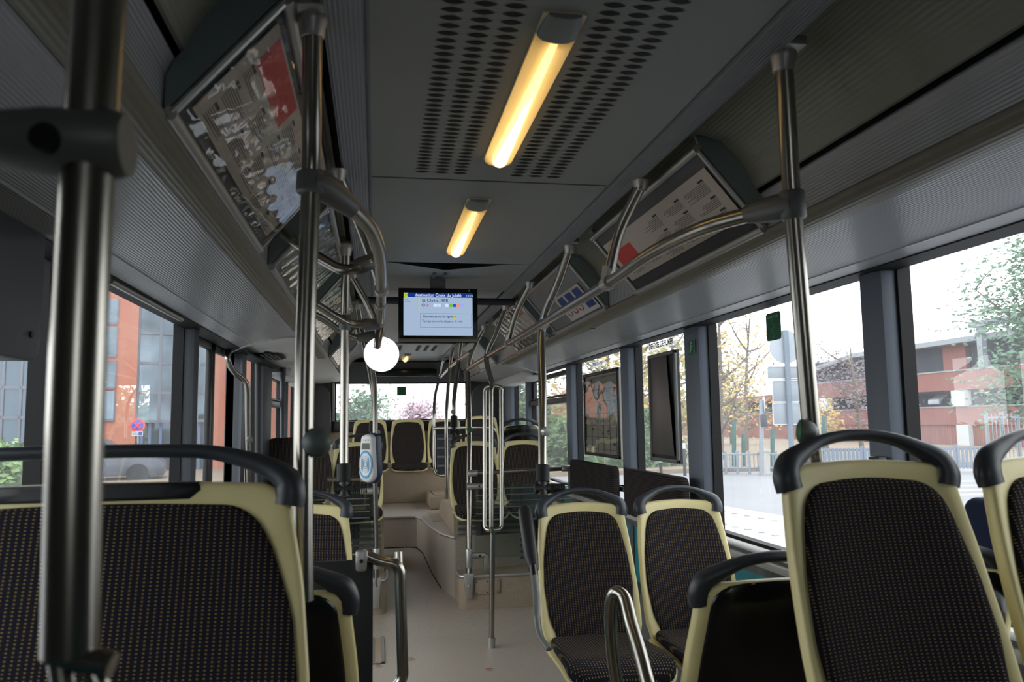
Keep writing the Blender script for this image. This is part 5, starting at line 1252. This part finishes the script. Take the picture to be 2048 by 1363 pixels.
for px, pt, lab in ((1468, 840, 'tall dark green post between the autumn trunks, leftmost'), (1487, 868, 'dark green post right of the tallest-left one'), (1545, 858, 'dark green post just left of the road sign post'), (1648, 832, 'dark green post right of the nearest right pole')):
    c = at(px, 942, z=G); e = at(px, pt, y=c.y); o = MB().tube([c, e], 0.075, 8).build('green_post', DKGREEN, None); tag(o, lab, 'post')
for px, lab in ((1431, 'white concrete gate pillar at the left end of the light barrier'), (1530, 'white concrete gate pillar left of the road sign post')):
    c = at(px, 948, z=G); e = at(px, 903, y=c.y); mb = MB(); mb.box(c.x-0.13, c.x+0.13, c.y-0.1, c.y+0.1, G, e.z); mb.box(c.x-0.16, c.x+0.16, c.y-0.13, c.y+0.13, e.z, e.z+0.08); tag(mb.build('gate_pillar', CONC, None), lab, 'pillar')

# ---- trees and hedges
def leafcloud(pts, n, s, spread, drop=0.0):
    mb = MB()
    for i in range(n):
        c = random.choice(pts)+Vector((random.gauss(0, spread), random.gauss(0, spread), random.gauss(0, spread*0.8)-drop*random.random()))
        a = Vector((random.gauss(0, 1), random.gauss(0, 1), random.gauss(0, 0.7))).normalized(); b = a.orthogonal().normalized(); k = s*random.uniform(0.6, 1.3)
        mb.f([mb.v(c+a*k), mb.v(c+b*k*0.5), mb.v(c-a*k), mb.v(c-b*k*0.5)])
    return mb
def tree(label, base, h, crown, leafm, n, s, seed, spread=0.35, lean=(0, 0), first=0.35, nb=9, group=None, bark=BARK, drop=0.0, r=0.14):
    random.seed(seed); base = Vector(base); t = thing('tree', label, 'tree', base, 0, group)
    mb = MB(); topv = base+Vector((lean[0], lean[1], h*0.9)); mid = base.lerp(topv, 0.5)+Vector((random.uniform(-0.2, 0.2), 0, 0))
    tr = catmull([base, mid, topv], 6); mb.tube(tr, [r*(1-0.75*i/(len(tr)-1)) for i in range(len(tr))], 8); tips = [topv]
    mb.build('trunk', bark, t); mb = MB()
    for i in range(nb):
        f = first+(0.95-first)*i/nb; p = tr[int(f*(len(tr)-1))]; a = random.uniform(0, 2*PI); L = crown*random.uniform(0.6, 1.0)*(1-0.45*(f-first))
        e = p+Vector((math.cos(a)*L, math.sin(a)*L, L*random.uniform(0.35, 0.95))); m_ = p.lerp(e, 0.5)+Vector((0, 0, -0.08*L))
        q = catmull([p, m_, e], 4); mb.tube(q, [r*0.42*(1-0.8*j/(len(q)-1)) for j in range(len(q))], 6); tips += [q[4], q[6], e]
        for k in range(5):
            p2 = q[random.randint(2, len(q)-1)]; e2 = p2+Vector((random.gauss(0, 1), random.gauss(0, 1), random.uniform(-0.3-drop, 0.9))).normalized()*L*random.uniform(0.3, 0.6)
            mb.tube([p2, p2.lerp(e2, 0.5)+Vector((0, 0, 0.04)), e2], [r*0.16, r*0.10, r*0.05], 5); tips += [e2, p2.lerp(e2, 0.5)]
    mb.build('branches', bark, t)
    if n: leafcloud(tips, n, s, spread, drop).build('foliage', leafm, t, sharp=180, recalc=False)
    return t
LFG = mat('green_leaves', srgb(82, 112, 88), 0.8, noise=(2, 0.3)); LFY = mat('yellow_leaves', srgb(172, 144, 78), 0.8, noise=(2, 0.25)); LFO = mat('yellow_green_leaves', srgb(128, 124, 74), 0.8, noise=(2, 0.3))
LFP = mat('purple_grey_pods', srgb(110, 98, 106), 0.85, noise=(2, 0.2)); LFD = mat('dark_green_leaves', srgb(78, 104, 62), 0.8, noise=(3, 0.35)); LFH = mat('pale_mauve_leaves', srgb(170, 150, 160), 0.8)
def gp(px, Y): return Vector((at(px, 842, y=Y).x, Y, G))
tree('green feathery tree at the right edge of the view', gp(2120, 15), 6.8, 1.7, LFG, 9000, 0.07, 3, 0.38, (-0.3, 0), 0.3, 13, r=0.13)
tree('thin yellowing tree left of the road sign, nearest the dark pillar', gp(1437, 30), 7.4, 2.3, LFY, 420, 0.11, 5, 0.5, (0.2, 0), 0.2, 11, r=0.16)
tree('yellowing tree left of the road sign, the fuller one', gp(1490, 37), 7.6, 3.0, LFY, 650, 0.11, 8, 0.6, (0.5, 0), 0.2, 12, r=0.14)
tree('dense yellow-green tree behind the thin yellowing ones', gp(1462, 48), 6.2, 3.0, LFO, 1300, 0.13, 9, 0.9, (0, 0), 0.2, 9)
tree('tree with hanging purple-grey pods in front of the car park', gp(1722, 30), 5.2, 2.3, LFP, 1300, 0.085, 12, 0.4, (-0.3, 0), 0.45, 9, drop=0.8, r=0.11)
tree('small yellow shrub-like tree low before the car park', gp(1655, 30), 2.5, 0.8, LFY, 500, 0.10, 13, 0.3, (0, 0), 0.4, 5, r=0.06)
for i, (px, Y, h, m_, lab) in enumerate(((1345, 31, 7.0, LFO, 'tall yellow-green tree behind the dark curled notice'), (1290, 41, 8.0, LFY, 'bright yellow tree seen between the two window notices'), (1215, 54, 10, LFO, 'yellow-green tree behind the framed map'), (1165, 61, 4.6, LFO, 'bushy tree just left of the framed map'), (1392, 46, 9.5, LFO, 'tall thin-leaved tree behind the dark pillar beside the notice'))):
    tree(lab, gp(px, Y), h, 2.2*Y/36, m_, 650, 0.20*Y/36, 20+i, 0.7*Y/36, (0, 0), 0.15, 11, r=0.16*Y/36)
def hedge(label, c, sx, sy, h, m, n, s, seed):
    random.seed(seed); t = thing('hedge', label, 'hedge', c); pts = []
    for i in range(400):
        a = random.uniform(0, 2*PI); b = random.uniform(0, 1); rr_ = 1-0.45*b**3
        pts.append(Vector(c)+Vector((sx*rr_*math.cos(a), sy*rr_*math.sin(a), h*b)))
    for i in range(150): pts.append(Vector(c)+Vector((random.uniform(-sx, sx)*0.55, random.uniform(-sy, sy)*0.55, h*0.97)))
    leafcloud(pts, n, s, s*1.2).build('foliage', m, t, sharp=180, recalc=False)
    mb = MB(); mb.plate([(sx*0.9*math.cos(2*PI*i/16), sy*0.9*math.sin(2*PI*i/16)) for i in range(16)], lambda a, b, h_: Vector((c[0]+a, c[1]+b, c[2]+h_)), [(1, 0), (0.98, h*0.6), (0.7, h*0.93), (0, h*0.95)]); mb.build('inner_growth', LFD, t)
hedge('clipped dark green hedge seen through the right rear windows', gp(1108, 34), 2.6, 1.4, 2.4, LFD, 6000, 0.11, 31)
hedge('long green hedge behind the framed map', gp(1230, 27), 2.4, 1.1, 1.9, LFD, 6000, 0.12, 32)
hedge('flowering green bush outside the left front window', Vector((-4.55, 8.6, G)), 1.15, 1.0, 1.55, mat('bush_leaves', srgb(112, 140, 84), 0.7, noise=(5, 0.4)), 9000, 0.045, 33)
tree('round green tree far behind the rear window, left side', gp(720, 75), 4.1, 2.0, LFG, 1500, 0.26, 41, 0.9, (0, 0), 0.3, 9)
tree('mauve-tinted tree far behind the rear window, right of the aisle', gp(834, 95), 3.5, 2.4, LFH, 1400, 0.3, 42, 0.8, (0, 0), 0.3, 9)
tree('green tree far behind the right rear corner windows', gp(1012, 60), 6.0, 3.0, LFG, 2600, 0.2, 43, 0.9, (0, 0), 0.25, 9)
tree('pale tree far behind the right rear side window', gp(1060, 70), 4.0, 2.4, LFO, 2000, 0.2, 44, 0.9, (0, 0), 0.25, 9)

# ---- brick office building on the left
O0 = at(340, 948, z=G); ang = math.radians(12); EX = Vector((math.cos(ang), math.sin(ang), 0)); EN = Vector((math.sin(ang), -math.cos(ang), 0))
def fac(px, py):
    d = fw+rt*((px-1024)/FPX)-up*((py-681.5)/FPX); s = (O0-CAM).dot(EN)/d.dot(EN); p = CAM+d*s; return (p-O0).dot(EX), p.z
t = thing('office_building', 'orange brick office building with tall glazing, left of the bus', 'building', O0)
def fbox(u0, u1, z0, z1, d0, d1, m, name, par=None):
    mb = MB(); P = lambda u, d, z: O0+EX*u+EN*d+Vector((0, 0, z-G))
    mb.hexa([P(u0, d0, z0), P(u1, d0, z0), P(u1, d1, z0), P(u0, d1, z0), P(u0, d0, z1), P(u1, d0, z1), P(u1, d1, z1), P(u0, d1, z1)]); return mb.build(name, m, par or t)
U = lambda px: fac(px, 800)[0]; Zf = lambda py: fac(300, py)[1]
OGL = mat('blue_grey_glazing', (0.10, 0.13, 0.155, 1), 0.03, 0.8, noise=(0.5, 0.6)); FRM = mat('slate_frame', srgb(96, 100, 112), 0.5)
fbox(U(215), U(272), G, 13, 0, -1, BRKO, 'brick_wall'); fbox(U(428), U(640), G, 13, 0, -1, BRKO, 'brick_wall'); fbox(U(110), U(215), G, 13, 0, -1, BRKO, 'brick_wall')
fbox(U(272), U(428), Zf(842), 13, -0.25, -1, OGL, 'curtain_wall')
cw = bpy.data.objects['curtain_wall']
for px in (273, 318, 362, 394, 427): fbox(U(px)-0.05, U(px)+0.05, Zf(842), 13, -0.15, -0.3, FRM, 'mullion', cw)
for py in (842, 785, 725, 665, 605): fbox(U(272), U(428), Zf(py)-0.05, Zf(py)+0.05, -0.17, -0.3, FRM, 'mullion', cw)
DOORG = mat('door_glazing', (0.07, 0.10, 0.13, 1), 0.05, 0.5)
fbox(U(272), U(428), G, Zf(842), -0.5, -1, DOORG, 'entrance_glazing'); eg = bpy.data.objects['entrance_glazing']
for px in (284, 300, 322, 345, 372, 400): fbox(U(px)-0.05, U(px)+0.05, G, Zf(846), -0.4, -0.55, mat('blue_door_frame', srgb(84, 104, 140), 0.5), 'door_frame', eg)
for z0, z1 in ((Zf(648), Zf(600)), (Zf(712), Zf(655)), (Zf(775), Zf(722)), (Zf(838), Zf(782))):
    wv_ = fbox(U(120), U(229), z0, z1, 0.02, -0.05, OGL, 'window'); fbox(U(120), U(229), z0-0.06, z0+0.03, 0.08, -0.05, FRM, 'window_sill', wv_); fbox(U(228), U(231), z0, z1, 0.05, -0.05, FRM, 'window_jamb', wv_)
fbox(U(-420), U(110), G, 9, -0.1, -1, DOORG, 'glazed_wing'); gw = bpy.data.objects['glazed_wing']
for k in range(12): px = -320+36*k; fbox(U(px)-0.04, U(px)+0.04, G, 9, 0.0, -0.2, FRM, 'mullion', gw)
for py in (832, 775, 700): fbox(U(-420), U(110), Zf(py)-0.05, Zf(py)+0.05, 0.0, -0.2, FRM, 'mullion', gw)
# no-stopping sign
c = at(275, 960, z=G); c.y = c.y; t = thing('no_stopping_sign', 'round red and blue no-stopping sign with small plate, outside the left window', 'road sign', (c.x, c.y, G))
k = at(275, 850, y=c.y); rad = 13.2/FPX*c.y
MB().tube([(c.x, c.y+0.03, G), (k.x, c.y+0.03, k.z+rad)], 0.03, 8).build('post', GALV, t)
ax = (0.1, -1, 0)
MB().lathe([(rad, 0), (rad, 0.012), (0, 0.013)], k, ax, 28).build('red_disc', mat('sign_red', srgb(214, 44, 58), 0.5), t)
MB().lathe([(rad*0.76, 0.015), (0, 0.016)], k, ax, 28).build('blue_disc', mat('sign_blue', srgb(44, 62, 170), 0.5), t)
for s in (1, -1):
    mb = MB(); a = rad*0.62; n_ = Vector(ax).normalized(); sd_ = Vector((1, 0.1, 0)).normalized(); zv = Vector((0, 0, 1)); d1 = (sd_*s+zv).normalized(); d2 = (sd_*s-zv).normalized(); b = rad*0.11
    p = k+n_*(0.02+0.001*s); mb.hexa([p+d1*a+d2*b, p+d1*a-d2*b, p-d1*a-d2*b, p-d1*a+d2*b]+[p+n_*0.004+d1*a+d2*b, p+n_*0.004+d1*a-d2*b, p+n_*0.004-d1*a-d2*b, p+n_*0.004-d1*a+d2*b]); mb.build('red_bar', MATS['sign_red'], t)
p0, p1 = at(264, 862, y=c.y), at(286, 871, y=c.y); MB().box(p0.x, p1.x, c.y-0.02, c.y, p1.z, p0.z).build('small_plate', WHITEO, t)
text('SAUF', (p0.z-p1.z)*0.75, INK, t, 'lettering', frame_m((p0.x+0.02, c.y-0.024, p1.z+0.03), (1, 0, 0), (0, 0, 1))); MB().box(p1.x-0.13, p1.x-0.02, c.y-0.024, c.y-0.019, p1.z+0.02, p0.z-0.02).build('blue_symbol', MATS['sign_blue'], t)
c = at(196, 968, z=G); car((c.x-0.2, c.y, G), PI*0.5+0.2, mat('dark_car_paint', srgb(70, 74, 84), 0.25), 'dark parked car, its nose just showing at the left window')

# small loop of cable hanging from the right cove trim
q = at(1178, 652, x=0.76); t = MB(); t.tube(catmull([at(1176, 640, x=0.735), at(1177, 652, x=0.75), at(1182, 656, x=0.765), at(1190, 657, x=0.79)], 5), 0.0025, 6)
tag(t.build('cable_loop', RUBBER, None), 'short loop of black cable poking out under the right cove trim', 'cable')
